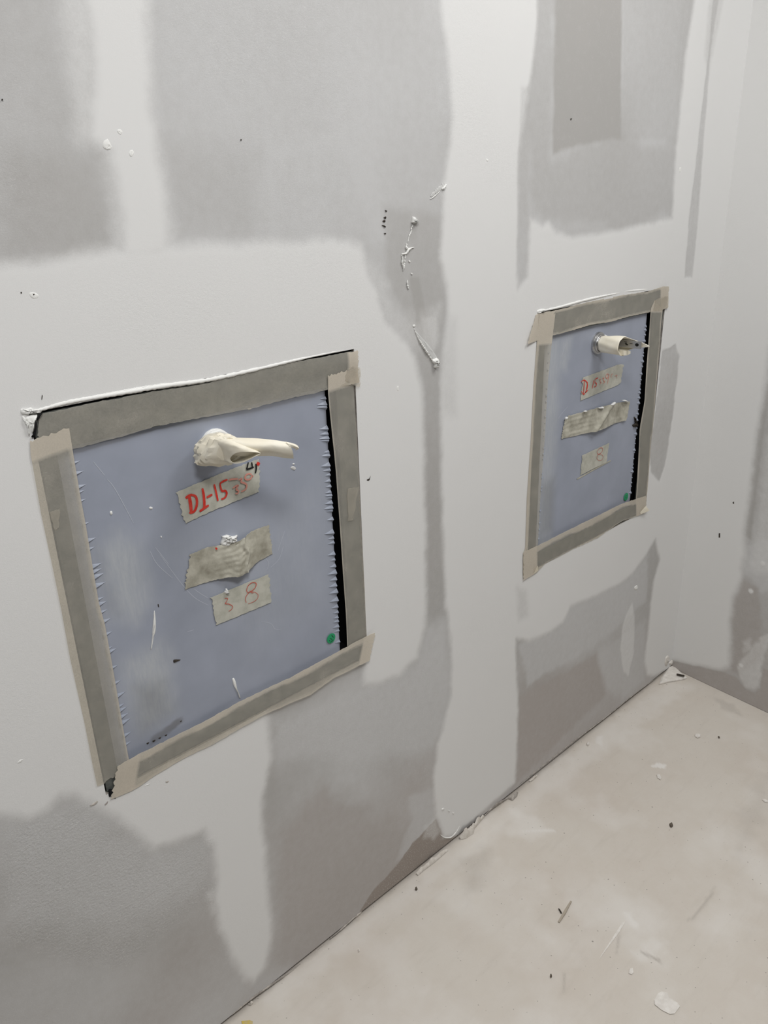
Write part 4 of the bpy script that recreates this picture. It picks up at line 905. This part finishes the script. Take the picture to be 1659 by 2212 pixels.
writing((1, 1, 1, 1, 1), 'faded_red_character', [([(1.6223, 1.0444), (1.6305, 1.0448), (1.6281, 1.0406), (1.6345, 1.0357), (1.6257, 1.0341)], .0018), ([(1.6366, 1.0454), (1.6457, 1.0454), (1.6413, 1.0411), (1.6496, 1.0354), (1.6403, 1.0331)], .0018), ([(1.6643, 1.0511), (1.6557, 1.0526), (1.6523, 1.0461), (1.6601, 1.042), (1.6653, 1.0498), (1.6647, 1.0393), (1.6607, 1.0283)], .0022), ([(1.6824, 1.0492), (1.6751, 1.0469), (1.6768, 1.0408)], .0014), ([(1.6921, 1.0417), (1.7015, 1.0424), (1.7008, 1.0354)], .0014)], WY, 0.002, M_REDFADE, t4, 0.0012)
def h5(u, v):
    return 0.0003 + 0.007 * math.exp(-((u - .58) / .2) ** 2) * (.3 + .9 * v) + 0.005 * math.exp(-((u - .72 + .25 * v) / .035) ** 2) + 0.0022 * abs(float(fbm(np.array([u * 8 + v * 2]), np.array([v * 10 - u * 3]), 75, 3)[0])) + 0.001 * max(0, math.sin(v * 30 + u * 3)) * math.exp(-((u - .2) / .25) ** 2) + 0.006 * max(0, u - .93) / .07
t5 = label_tape('tape_label', [(1.4936, 0.0054, 0.9761), (1.5081, 0.0054, 0.9818), (1.5717, 0.0054, 0.9787), (1.6372, 0.0054, 0.9773), (1.7155, 0.0054, 0.9717), (1.764, 0.0054, 0.9658)], [(1.4838, 0.0054, 0.9323), (1.5358, 0.0054, 0.9272), (1.5778, 0.0054, 0.9246), (1.6432, 0.0054, 0.9216), (1.6839, 0.0054, 0.9221), (1.7549, 0.0054, 0.9189)],
    'crumpled brownish silver tape with a folded ridge, middle of the far door', h5, 5, M_LABEL2, 70, 22)
for k, pts in enumerate([[(1.6203, 0.9787), (1.6308, 0.9783), (1.6435, 0.9775), (1.6443, 0.9716), (1.6292, 0.9746)], [(1.6779, 0.975), (1.6883, 0.9783), (1.6979, 0.9779), (1.6891, 0.9728), (1.6806, 0.9716)], [(1.561, 0.9822), (1.5689, 0.9829), (1.5744, 0.9804), (1.5652, 0.9799)], [(1.7282, 0.9759), (1.7418, 0.9748), (1.7556, 0.9677), (1.7523, 0.9653), (1.74, 0.9722)], [(1.4873, 0.9808), (1.4909, 0.9835), (1.4947, 0.9826), (1.4895, 0.9776)]]):
    blob('compound_lump', pts, 0.005, M_MUD, t5, YD - .006, 70 + k, 0.4, 4)
t6 = label_tape('tape_label', [(1.5756, 0.0054, 0.8699), (1.6293, 0.0054, 0.8722), (1.692, 0.0054, 0.8741)], [(1.5729, 0.0054, 0.8202), (1.6252, 0.0054, 0.8234), (1.6868, 0.0054, 0.8247)],
    'short silver tape with a faint red 8, lowest on the far door', wrinkle(0.0006, 85, 8, 4), 6, M_LABEL, 26, 12)
ribbon_mesh('thin_red_digit', [([(1.6398, 0.8657), (1.649, 0.871), (1.6591, 0.8693), (1.663, 0.8626), (1.6551, 0.857), (1.6437, 0.8555), (1.6394, 0.8483), (1.6463, 0.8416)], .0012), ([(1.648, 0.8555), (1.6616, 0.8507), (1.6676, 0.8446), (1.6648, 0.8392), (1.6555, 0.8375), (1.6455, 0.8415)], .0009), ([(1.6379, 0.8674), (1.6406, 0.8593), (1.6534, 0.8537)], .0011)], WY, 0.0012, M_REDTHIN, t6, 0.0012)
strip('adhesive_edge', [(1.5592, 0.0056, 0.8156), (1.6257, 0.0056, 0.8214), (1.7059, 0.0056, 0.826)], [(1.5615, 0.0056, 0.812), (1.6282, 0.0056, 0.8177), (1.7085, 0.0056, 0.8229)], 20, 3, .0005, M_LABEL2, t6)

# ---------------------------------------------------------------- paper tape along the edges of the far panel
border([(1.3578, -0.002, 1.2263), (1.3718, -0.002, 1.2284), (1.4322, -0.0015, 1.227), (1.5435, -0.0015, 1.2311), (1.6824, -0.0015, 1.2316), (1.7246, -0.0015, 1.2304), (1.8033, -0.002, 1.2284), (1.8669, -0.005, 1.2338), (1.8887, -0.008, 1.2318)],
       [(1.3271, -0.008, 1.1712), (1.3625, -0.003, 1.1732), (1.4211, -0.002, 1.1756), (1.479, -0.0015, 1.1765), (1.5695, -0.0015, 1.1799), (1.6454, -0.0015, 1.1765), (1.7207, -0.0015, 1.179), (1.8211, -0.002, 1.1785), (1.9009, -0.005, 1.178)],
       'masking tape strip along the top edge of the far panel, flap hanging at left', soft(0.0014, 36), 45, ends=(.13, .06), edges=(.12, .1))
border([(1.3684, -0.0034, 1.2271), (1.3658, -0.003, 1.1737), (1.3608, -0.0024, 1.08), (1.3589, -0.0024, 0.9602), (1.3533, -0.0024, 0.8244), (1.3545, -0.0024, 0.7045), (1.3467, -0.0026, 0.6874), (1.3493, -0.003, 0.6322)],
       [(1.4253, -0.003, 1.2203), (1.4206, -0.0024, 1.1741), (1.4121, -0.002, 1.0814), (1.4097, -0.002, 0.9485), (1.4047, -0.002, 0.8429), (1.4026, -0.002, 0.693), (1.4053, -0.0024, 0.6407)],
       'masking tape strip down the left edge of the far panel', soft(0.0012, 37), 46, ends=(.11, 0), edges=(.18, 0))
border([(1.3465, -0.0036, 0.6971), (1.4012, -0.003, 0.6938), (1.501, -0.0024, 0.694), (1.6269, -0.0024, 0.6936), (1.7581, -0.0024, 0.6928), (1.8352, -0.003, 0.6868), (1.8862, -0.0034, 0.6814)],
       [(1.3503, -0.004, 0.6226), (1.3989, -0.004, 0.6242), (1.4378, -0.003, 0.6368), (1.5474, -0.0026, 0.6349), (1.6605, -0.0026, 0.6294), (1.7692, -0.003, 0.6424), (1.8626, -0.004, 0.6316), (1.8973, -0.005, 0.631)],
       'masking tape strip along the bottom edge of the far panel', soft(0.0012, 38), 47, ends=(.1, .09), edges=(.3, .05))
border([(1.8359, -0.0032, 1.205), (1.8203, -0.003, 1.1853), (1.8248, -0.0022, 1.133), (1.8278, -0.002, 1.0457), (1.8347, -0.002, 0.9569), (1.8251, -0.002, 0.8956), (1.8235, -0.002, 0.8787), (1.8353, -0.002, 0.742), (1.8383, -0.002, 0.676)],
       [(1.8767, -0.004, 1.2052), (1.8783, -0.0026, 1.1476), (1.884, -0.002, 1.0719), (1.887, -0.002, 0.9603), (1.892, -0.002, 0.8541), (1.8875, -0.002, 0.8513), (1.8954, -0.002, 0.6978), (1.8958, -0.002, 0.6553)],
       'masking tape strip down the right edge of the far panel nearest the corner', soft(0.001, 39), 48, ends=(.06, 0), edges=(.1, .1))
tag(strip('masking_tape_scrap', [(1.8363, -0.0042, 1.205), (1.8677, -0.006, 1.2096), (1.8932, -0.008, 1.2104)], [(1.8323, -0.0042, 1.1802), (1.874, -0.006, 1.1777), (1.8963, -0.008, 1.1844)], 12, 6, .0004, M_TAPE, None, soft(.002, 54), .002, .003, 54), 'torn masking tape end folded over the top right corner of the far panel', 'masking tape')
def flap(nm, pts, label):
    V = list(pts) + [(x, y + .0004, z) for x, y, z in pts]; n = len(pts)
    F = [tuple(range(n)), tuple(range(2 * n - 1, n - 1, -1))] + [(i, (i + 1) % n, n + (i + 1) % n, n + i) for i in range(n)]
    return tag(link(nm, mesh(nm, V, F), M_CREAM), label, 'masking tape')
flap('tape_flap', [(1.3884, -0.0044, 0.6257), (1.3902, -0.009, 0.6399), (1.3918, -0.012, 0.6487), (1.3997, -0.009, 0.6329), (1.3965, -0.005, 0.6266)], 'white curled tape tip at the bottom left corner of the far panel')
flap('tape_flap', [(1.8618, -0.005, 0.6403), (1.8723, -0.009, 0.6505), (1.88, -0.011, 0.6555), (1.8948, -0.014, 0.6383), (1.8841, -0.008, 0.6344), (1.8653, -0.005, 0.6338)], 'white curled tape tip at the bottom right corner of the far panel')

# ---------------------------------------------------------------- dried compound standing on the left wall
W = wall_left
def bead(A, w, d, seed): return trail('compound_bead', A, w, d, M_MUD, W, -0.0004, seed, 160, 0.35)
bead([(0.3246, 1.2312), (0.3444, 1.2308), (0.3831, 1.2332), (0.4456, 1.2318), (0.5132, 1.2301), (0.5863, 1.2264), (0.6751, 1.2279), (0.7544, 1.2302), (0.8524, 1.2309)], 0.0065, 0.0035, 1)
bead([(0.3478, 1.2336), (0.414, 1.234), (0.4792, 1.2337), (0.5279, 1.2334)], 0.004, 0.0016, 2)
bead([(1.3648, 1.2318), (1.429, 1.232), (1.5309, 1.2363), (1.6034, 1.2376), (1.68, 1.238)], 0.006, 0.0032, 3)
bead([(1.6897, 1.239), (1.7508, 1.2361), (1.8039, 1.233)], 0.005, 0.0018, 4)
for k, pts in enumerate([[(0.3205, 1.2369), (0.3262, 1.235), (0.3341, 1.2365), (0.338, 1.2326), (0.3471, 1.2315), (0.3462, 1.2269), (0.3354, 1.2275), (0.3241, 1.2283), (0.3206, 1.2298)], [(0.321, 1.2281), (0.3241, 1.2283), (0.3258, 1.2215), (0.3279, 1.2163), (0.3258, 1.2135), (0.3268, 1.2053), (0.3265, 1.1989), (0.3248, 1.2009), (0.3243, 1.2139), (0.3226, 1.2206)],
                         [(0.326, 1.2263), (0.3392, 1.2268), (0.3401, 1.2234), (0.3359, 1.2178), (0.3317, 1.2042), (0.3284, 1.2033), (0.3266, 1.2101), (0.3255, 1.22)], [(1.3608, 1.2335), (1.3721, 1.2365), (1.3889, 1.2352), (1.3994, 1.23), (1.386, 1.2286), (1.371, 1.2294), (1.3645, 1.2268)]]):
    blob('compound_lump', pts, 0.004, M_MUD, W, -0.0004, 80 + k, 0.5, 5)
for k, pts in enumerate([[(0.3395, 1.2243), (0.3472, 1.228), (0.3438, 1.2242), (0.3406, 1.222), (0.3384, 1.2189), (0.338, 1.2206)], [(0.3359, 1.2178), (0.3372, 1.2143), (0.3342, 1.2052), (0.3315, 1.1993), (0.327, 1.2), (0.3315, 1.2058)], [(0.336, 0.6449), (0.3407, 0.642), (0.341, 0.6351), (0.3434, 0.6251), (0.3423, 0.6222), (0.3395, 0.6324), (0.3348, 0.6306), (0.3342, 0.6369)]]):
    blob('slit_shade', pts, 0.0006, M_BLACK, W, -0.0042 if k < 2 else -0.0026, 90 + k, 0.1, 3)  # black patches painted as the shade of open slits
# lumps and trails on the bare strip between the panels
trail('compound_trail', [(1.0509, 1.4591), (1.0661, 1.4673), (1.0802, 1.4745), (1.0885, 1.4803)], 0.008, 0.0007, M_MUDGREY, W, -0.0006, 5)
blob('compound_lump', [(1.0778, 1.4715), (1.0826, 1.4737), (1.0897, 1.4781), (1.0878, 1.4743), (1.0826, 1.47), (1.0783, 1.4686)], 0.004, M_MUD, W, -0.0006, 101, 0.5)
trail('compound_trail', [(1.0492, 1.4547), (1.059, 1.4589), (1.0755, 1.4679)], 0.0016, 0.0014, M_MUD, W, -0.0004, 6)
blob('compound_lump', [(1.006, 1.4292), (1.01, 1.4278), (1.0126, 1.4237), (1.0198, 1.4211), (1.0171, 1.419), (1.0137, 1.4192), (1.0103, 1.4177), (1.0069, 1.419), (1.0025, 1.4197), (1.0041, 1.4241)], 0.007, M_MUD, W, -0.0004, 102, 0.5)
trail('compound_trail', [(1.0068, 1.4158), (1.0033, 1.41), (1.0021, 1.4056), (0.9974, 1.3983), (0.9938, 1.388)], 0.0022, 0.0022, M_MUD, W, -0.0004, 7)
trail('compound_trail', [(0.9915, 1.3867), (0.9903, 1.3807), (0.9958, 1.3781)], 0.004, 0.003, M_MUD, W, -0.0004, 8, 20)
trail('compound_trail', [(1.0094, 1.3798), (1.0003, 1.3789), (0.9935, 1.3763), (0.9889, 1.3717), (0.9789, 1.3709)], 0.0035, 0.0035, M_MUD, W, -0.0004, 9)
trail('compound_trail', [(0.9788, 1.3702), (0.9808, 1.3632), (0.9796, 1.3573), (0.9827, 1.3494), (0.9814, 1.3441)], 0.0035, 0.003, M_MUD, W, -0.0004, 10)
trail('compound_trail', [(0.9889, 1.3717), (0.9865, 1.3643), (0.9851, 1.3553), (0.9837, 1.3478)], 0.002, 0.0025, M_MUD, W, -0.0004, 11)
trail('compound_trail', [(0.9922, 1.3278), (0.9909, 1.3224), (0.9923, 1.3161), (0.9945, 1.3119)], 0.0026, 0.0022, M_MUD, W, -0.0004, 12, 24)
trail('compound_trail', [(1.0063, 1.2441), (1.0154, 1.2264), (1.0248, 1.2134), (1.0355, 1.2), (1.0489, 1.1844), (1.0575, 1.1744)], 0.0034, 0.0032, M_MUD, W, -0.0004, 14, 60)
blob('compound_smear', [(1.0086, 1.2405), (1.025, 1.2267), (1.0442, 1.2089), (1.0639, 1.1872), (1.0669, 1.1798), (1.0563, 1.1798), (1.0368, 1.1999), (1.0201, 1.2208)], 0.0012, M_MUDGREY, W, -0.0006, 103, 0.2)
blob('compound_lump', [(1.0501, 1.1825), (1.0576, 1.1839), (1.0639, 1.1846), (1.0669, 1.1764), (1.0658, 1.1696), (1.0625, 1.1649), (1.055, 1.167), (1.0563, 1.1728), (1.0518, 1.177)], 0.008, M_MUD, W, -0.0006, 104, 0.55, 7)
for k, pts in enumerate([[(0.9436, 1.4414), (0.9489, 1.4401), (0.9461, 1.4387)], [(0.9403, 1.4304), (0.9464, 1.4319), (0.9456, 1.4283), (0.9421, 1.4289)], [(0.9371, 1.4251), (0.943, 1.4267), (0.9446, 1.4245), (0.9418, 1.4229)], [(0.9354, 1.4188), (0.9406, 1.4186), (0.9452, 1.4161), (0.9443, 1.4147), (0.9395, 1.4168)], [(0.9397, 1.4059), (0.9443, 1.4064), (0.9438, 1.4045)]]):
    blob('pit_shade', pts, 0.0016, M_DARKBIT, W, -0.0004, 110 + k, 0.4, 4)  # pits drawn as specks, their inner shade put into the dark colour
for k, pts in enumerate([[(0.9953, 1.3591), (0.9987, 1.3596), (1.0002, 1.3564), (0.997, 1.3562)], [(1.0005, 1.3387), (1.0039, 1.3381), (1.005, 1.3355), (1.0015, 1.3361)], [(1.0029, 1.2494), (1.006, 1.2515), (1.01, 1.2493), (1.0076, 1.2464), (1.004, 1.2468)],
                         [(0.4798, 1.5373), (0.486, 1.5394), (0.4896, 1.5323), (0.4907, 1.5282), (0.4814, 1.5261), (0.4772, 1.5291)], [(0.4982, 1.5478), (0.5033, 1.5499), (0.507, 1.5464), (0.5021, 1.5422)], [(0.5116, 1.5258), (0.5168, 1.5274), (0.5184, 1.5222), (0.5133, 1.5175), (0.5102, 1.5211)], [(0.4809, 1.5302), (0.4891, 1.5292), (0.4887, 1.5272), (0.4814, 1.5261)],
                         [(0.3575, 1.3708), (0.3642, 1.3712), (0.3701, 1.3673), (0.3679, 1.3622), (0.3594, 1.3636)], [(0.9589, 1.1492), (0.9647, 1.1506), (0.9655, 1.1405), (0.9609, 1.1396)], [(0.2222, 0.7592), (0.2264, 0.7631), (0.2313, 0.762), (0.2317, 0.76), (0.227, 0.7575)], [(0.3903, 0.6178), (0.3998, 0.6161), (0.3991, 0.6141), (0.3932, 0.6153)],
                         [(1.1941, 1.5186), (1.2005, 1.5171), (1.1994, 1.5126), (1.1942, 1.5141)], [(1.8784, 0.4052), (1.8933, 0.4055), (1.8982, 0.3918), (1.8826, 0.3947)], [(1.8931, 1.5005), (1.9037, 1.5024), (1.9042, 1.4904), (1.8953, 1.4905)]]):
    blob('compound_fleck', pts, 0.0007, M_MUD, W, -0.0010, 130 + k, 0.5, 4)
for k, pts in enumerate([[(0.6774, 1.541), (0.6789, 1.541), (0.6788, 1.5398), (0.6773, 1.5398)], [(1.4469, 1.5901), (1.45, 1.5902), (1.4502, 1.5885), (1.4471, 1.5884)], [(0.369, 1.5762), (0.3705, 1.5763), (0.3697, 1.5749), (0.3687, 1.5748)], [(0.3627, 1.3692), (0.3648, 1.3689), (0.3639, 1.3669), (0.3623, 1.3671)], [(0.3492, 1.3726), (0.3507, 1.372), (0.3499, 1.3705), (0.3484, 1.3711)], [(0.3503, 1.2484), (0.3513, 1.2483), (0.3496, 1.243), (0.3487, 1.2424)], [(0.8799, 0.9957), (0.889, 0.9969), (0.8907, 1.0012), (0.8873, 0.9926), (0.8812, 0.993)], [(0.3059, 0.6335), (0.316, 0.6353), (0.3174, 0.632), (0.3112, 0.6301), (0.3046, 0.6319)], [(0.3257, 0.622), (0.3322, 0.625), (0.3295, 0.6207), (0.3257, 0.62)], [(0.4244, 0.6043), (0.4309, 0.6028), (0.4311, 0.601), (0.4271, 0.6001)]]):
    blob('dark_fleck', pts, 0.0008, M_DARKBIT if k < 7 else M_GREYPAPER, W, -0.0013, 150 + k, 0.3, 4)
for k, pts in enumerate([[(1.0713, 0.1274), (1.0776, 0.1287), (1.0819, 0.1221), (1.0757, 0.1203)], [(1.0932, 0.1121), (1.1009, 0.1038), (1.0971, 0.1019)], [(1.1092, 0.0945), (1.1163, 0.0871), (1.1112, 0.0861)]]):
    blob('compound_fleck', pts, 0.0018, M_MUD, W, -0.0012, 160 + k, 0.4, 4)
# ridge of compound at the foot of the central joint and a gritty torn patch beside it
trail('compound_ridge', [(1.0678, 0.0532), (1.0836, 0.034), (1.1062, 0.0202), (1.1258, 0.0249), (1.1356, 0.0341)], 0.0035, 0.002, M_MUD, W, -0.0008, 170, 30, 0.5)
trail('paper_lip', [(0.4795, 0.0087), (0.5216, 0.0103), (0.5646, 0.0068), (0.6227, 0.0003), (0.6694, -0.0046), (0.7088, 0.0009)], 0.006, 0.0022, M_GREYPAPER, W, -0.0002, 171, 80, 0.5)
trail('paper_lip', [(0.7239, 0.0039), (0.7543, 0.005), (0.8013, 0.0092)], 0.005, 0.002, M_GREYPAPER, W, -0.0002, 172, 40, 0.5)
trail('paper_lip', [(1.3696, 0.0146), (1.4646, 0.014), (1.6101, 0.0147), (1.7694, 0.0095), (1.9427, 0.0101), (2.1246, 0.0028)], 0.004, 0.0016, M_GREYPAPER, W, -0.0002, 173, 120, 0.5)
for k, pts in enumerate([[(2.1225, 0.0624), (2.1402, 0.0631), (2.148, 0.045), (2.1387, 0.0316), (2.1304, 0.0237), (2.119, 0.0408)], [(2.1498, 0.0265), (2.1691, 0.0306), (2.1821, 0.0175), (2.1679, 0.0121)]]):
    blob('compound_lump', pts, 0.006, M_CHIP, W, -0.0006, 175 + k, 0.5, 5)
for k in range(2):
    pts = [[(-0.1262, 0.6151), (-0.1298, 0.619), (-0.1308, 0.6122), (-0.1281, 0.6114)], [(-0.0982, 0.5093), (-0.1022, 0.5121), (-0.1041, 0.4979), (-0.0999, 0.4965)]][k]
    V = [(XC + K * y - 0.0016, y, z) for y, z in pts] + [(XC + K * y + 0.0002, y, z) for y, z in pts]
    link('dark_fleck', mesh('dark_fleck', V, [(0, 1, 2, 3), (7, 6, 5, 4)] + [(i, (i + 1) % 4, 4 + (i + 1) % 4, 4 + i) for i in range(4)]), M_DARKBIT, wall_right)

# ---------------------------------------------------------------- debris on the floor and along the foot of the wall
def chip(name, pts, hgt, mat, label, cat, seed=0, base=0.0008, rough=0.3, rings=4):
    r = np.random.RandomState(seed)
    P = np.array(pts); P = np.repeat(P, 1, 0); n = len(P); c = P.mean(0); V = []; F = []
    for k in range(rings):
        s = (1.0, 1.0, 0.82, 0.45)[k]; z = (0, hgt * .5, hgt, hgt)[k]
        for i in range(n):
            q = c + (P[i] - c) * s
            V.append((q[0], q[1], base + z * (1 + rough * (r.rand() - .5))))
    V.append((c[0], c[1], base + hgt))
    for k in range(rings - 1):
        for i in range(n):
            a, b = k * n + i, k * n + (i + 1) % n
            F.append((a, b, b + n, a + n))
    o = (rings - 1) * n
    F += [(o + i, o + (i + 1) % n, len(V) - 1) for i in range(n)]
    F.append(tuple(range(n - 1, -1, -1)))
    return tag(link(name, mesh(name, V, F), mat), label, cat)
chip('plaster_flake', [(1.1039, -0.546), (1.1125, -0.549), (1.1176, -0.5579), (1.1116, -0.5669), (1.1129, -0.5815), (1.1097, -0.5888), (1.0886, -0.5887), (1.0814, -0.5831), (1.078, -0.568), (1.0787, -0.553), (1.0868, -0.5477)], 0.002, M_CHIP, 'large pale plaster flake lying on the floor at the bottom of the view', 'plaster flake', 1)
chip('paper_scrap', [(1.1129, -0.4785), (1.1184, -0.4823), (1.1109, -0.4892), (1.104, -0.4891), (1.1023, -0.4835)], 0.001, M_CHIP, 'tiny pale paper scrap on the floor between the long scratch and the big flake', 'scrap', 2)
chip('wood_sliver', [(1.1024, -0.3129), (1.1033, -0.317), (1.1324, -0.3129), (1.1673, -0.3041), (1.1667, -0.3007), (1.1355, -0.3059)], 0.003, M_STICK, 'thin wooden sliver lying alone in the middle of the floor', 'sliver', 3)
chip('wire_bit', [(1.1308, -0.2938), (1.1315, -0.2972), (1.1262, -0.3067), (1.1245, -0.305)], 0.003, M_DARKBIT, 'short dark bit of wire beside the wooden sliver', 'wire', 4)
chip('plaster_flake', [(1.9004, -0.2193), (1.9099, -0.2239), (1.9088, -0.2329), (1.8993, -0.2362), (1.8906, -0.2313), (1.8925, -0.2233)], 0.004, M_CHIP, 'white plaster crumb on the floor out from the room corner', 'plaster flake', 5)
chip('plaster_flake', [(1.6536, -0.0225), (1.6579, -0.0249), (1.6527, -0.0313), (1.6445, -0.0326), (1.6458, -0.0272)], 0.005, M_CHIP, 'small round plaster crumb on the floor close to the wall under the far panel', 'plaster flake', 6)
chip('plaster_flake', [(1.6712, -0.2278), (1.6786, -0.2328), (1.6707, -0.2421), (1.6607, -0.2449), (1.6616, -0.2354)], 0.002, M_CHIP, 'pale plaster crumb beside a curved white smear on the floor', 'plaster flake', 7)
chip('plaster_flake', [(1.772, -0.4636), (1.7782, -0.468), (1.7778, -0.4769), (1.7725, -0.4791), (1.769, -0.4718)], 0.003, M_CHIP, 'white plaster crumb at the right-hand edge of the floor', 'plaster flake', 8)
chip('grit_lump', [(1.5301, -0.3403), (1.537, -0.3429), (1.5308, -0.3496), (1.5226, -0.3492), (1.5256, -0.3436)], 0.005, M_GRIT, 'dark lump of grit on the open floor, right of centre', 'grit', 9)
chip('grit_lump', [(0.9477, -0.0346), (0.9512, -0.0359), (0.9497, -0.0402), (0.9458, -0.0405), (0.9449, -0.0375)], 0.005, M_GRIT, 'round dark pebble on the floor near the broken wall foot', 'grit', 10)
chip('grit_lump', [(0.9877, -0.3754), (0.9902, -0.3767), (0.987, -0.3803), (0.9828, -0.3807), (0.9844, -0.3777)], 0.004, M_GRIT, 'dark grit speck on the lower floor below the wooden sliver', 'grit', 11)
chip('grit_lump', [(1.9365, -0.2701), (1.9396, -0.2723), (1.9349, -0.2764), (1.9311, -0.2745)], 0.003, M_GRIT, 'dark grit speck right of the white crumb near the corner', 'grit', 12)
chip('staple', [(2.1318, -0.0395), (2.1345, -0.0461), (2.1398, -0.0629), (2.1343, -0.0647), (2.1282, -0.051), (2.126, -0.0437)], 0.003, M_DARKBIT, 'small dark sliver lying on the white plaster wedge in the corner', 'sliver', 13, 0.012)
chip('plaster_wedge', [(2.138, -0.0012), (2.1639, 0.0047), (2.187, 0.0006), (2.1722, -0.0235), (2.1577, -0.0472), (2.1475, -0.0684), (2.1293, -0.062), (2.1059, -0.0479), (2.0869, -0.037), (2.0549, -0.0225), (2.0914, -0.0104)], 0.007, M_CHIP, 'white wedge of spilled compound on the floor in the room corner', 'plaster')
chip('yellow_paint_fleck', [(0.489, -0.0184), (0.4957, -0.0239), (0.5011, -0.0282), (0.5043, -0.0345), (0.4999, -0.0391), (0.4862, -0.0257)], 0.0012, M_YELLOW, 'yellow paint fleck on the floor at the bottom edge of the view', 'paint fleck', 15)
chip('plaster_flake', [(0.751, -0.0609), (0.7543, -0.0605), (0.7517, -0.0658), (0.7481, -0.0664)], 0.003, M_CHIP, 'tiny white crumb on the floor in front of the bare wall strip', 'plaster flake', 16)
chip('long_floor_scrape', [(1.0868, -0.4248), (1.0991, -0.4221), (1.1941, -0.4105), (1.2071, -0.4123), (1.2003, -0.4147), (1.1733, -0.4187), (1.1063, -0.4232)], 0.0006, M_CHIP, 'long straight pale scrape of compound on the lower floor', 'scrape', 17, 0.0004)

def curl(name, pts, label, cat, mat, w, lean=0.4, seed=0):
    # torn strip of board paper standing against the wall foot: lower edge pts on the floor (x, y), leaning up and back towards the wall
    r = np.random.RandomState(seed)
    P = resample(np.array(pts), max(10, 5 * len(pts))); n = len(P); G = np.zeros((5, n, 3))
    for i in range(n):
        e = w * (0.62 + 1.1 * float(fbm(np.array([i * .32]), np.array([seed * 7.3]), seed, 3)[0]) + 0.12 * r.rand()) * max(.25, math.sin(math.pi * (i + .6) / n) ** .5)
        for j in range(5):
            t = j / 4
            G[j, i] = (P[i, 0], P[i, 1] * (1 - t * lean) - 0.002 * math.sin(t * 3), 0.001 + e * math.sin(t * 1.5))
    return tag(solid_grid(name, G, 0.0006, mat, None, True, (0, 0, -.6)), label, cat)
curl('torn_paper_strip', [(1.1299, -0.0094), (1.1408, -0.0162), (1.1683, -0.0187), (1.1812, -0.0105), (1.2031, -0.0066), (1.2269, -0.0024)], 'white torn board paper curling out at the foot of the central joint', 'paper scrap', M_PAPER, 0.032, 0.5, 1)
curl('torn_paper_strip', [(1.2317, -0.0002), (1.2576, 0.0007), (1.2914, -0.0014), (1.3259, -0.0034)], 'greyish torn board edge along the wall foot right of the central joint', 'paper scrap', M_GREYPAPER, 0.016, 0.5, 2)
curl('board_chip', [(1.3206, -0.0029), (1.3246, -0.0163), (1.346, -0.0143), (1.3573, -0.0085)], 'grey broken board chip at the wall foot, right of the torn strip', 'board chip', M_GREYPAPER, 0.014, 0.5, 3)
curl('torn_paper_strip', [(0.9786, -0.013), (0.9987, -0.0122), (1.0343, -0.0135), (1.0836, -0.0118)], 'thin pale paper strip lying along the wall foot left of the central joint', 'paper scrap', M_PAPER, 0.012, 0.5, 4)
curl('board_chip', [(0.796, 0.0054), (0.8023, 0.0017), (0.8148, 0.0026), (0.8189, 0.0072)], 'small white board chip wedged at the wall foot by the bare strip', 'board chip', M_PAPER, 0.012, 0.5, 5)
curl('board_chip', [(0.5166, 0.0019), (0.5202, -0.0053), (0.526, -0.0043), (0.5266, 0.0015)], 'small pale board chip at the wall foot near the bottom of the view', 'board chip', M_PAPER, 0.008, 0.5, 6)
curl('torn_paper_strip', [(1.4122, -0.0038), (1.4214, -0.0072), (1.441, -0.0053), (1.4485, -0.0024)], 'small loose paper curl at the wall foot under the far panel', 'paper scrap', M_PAPER, 0.008, 0.5, 7)
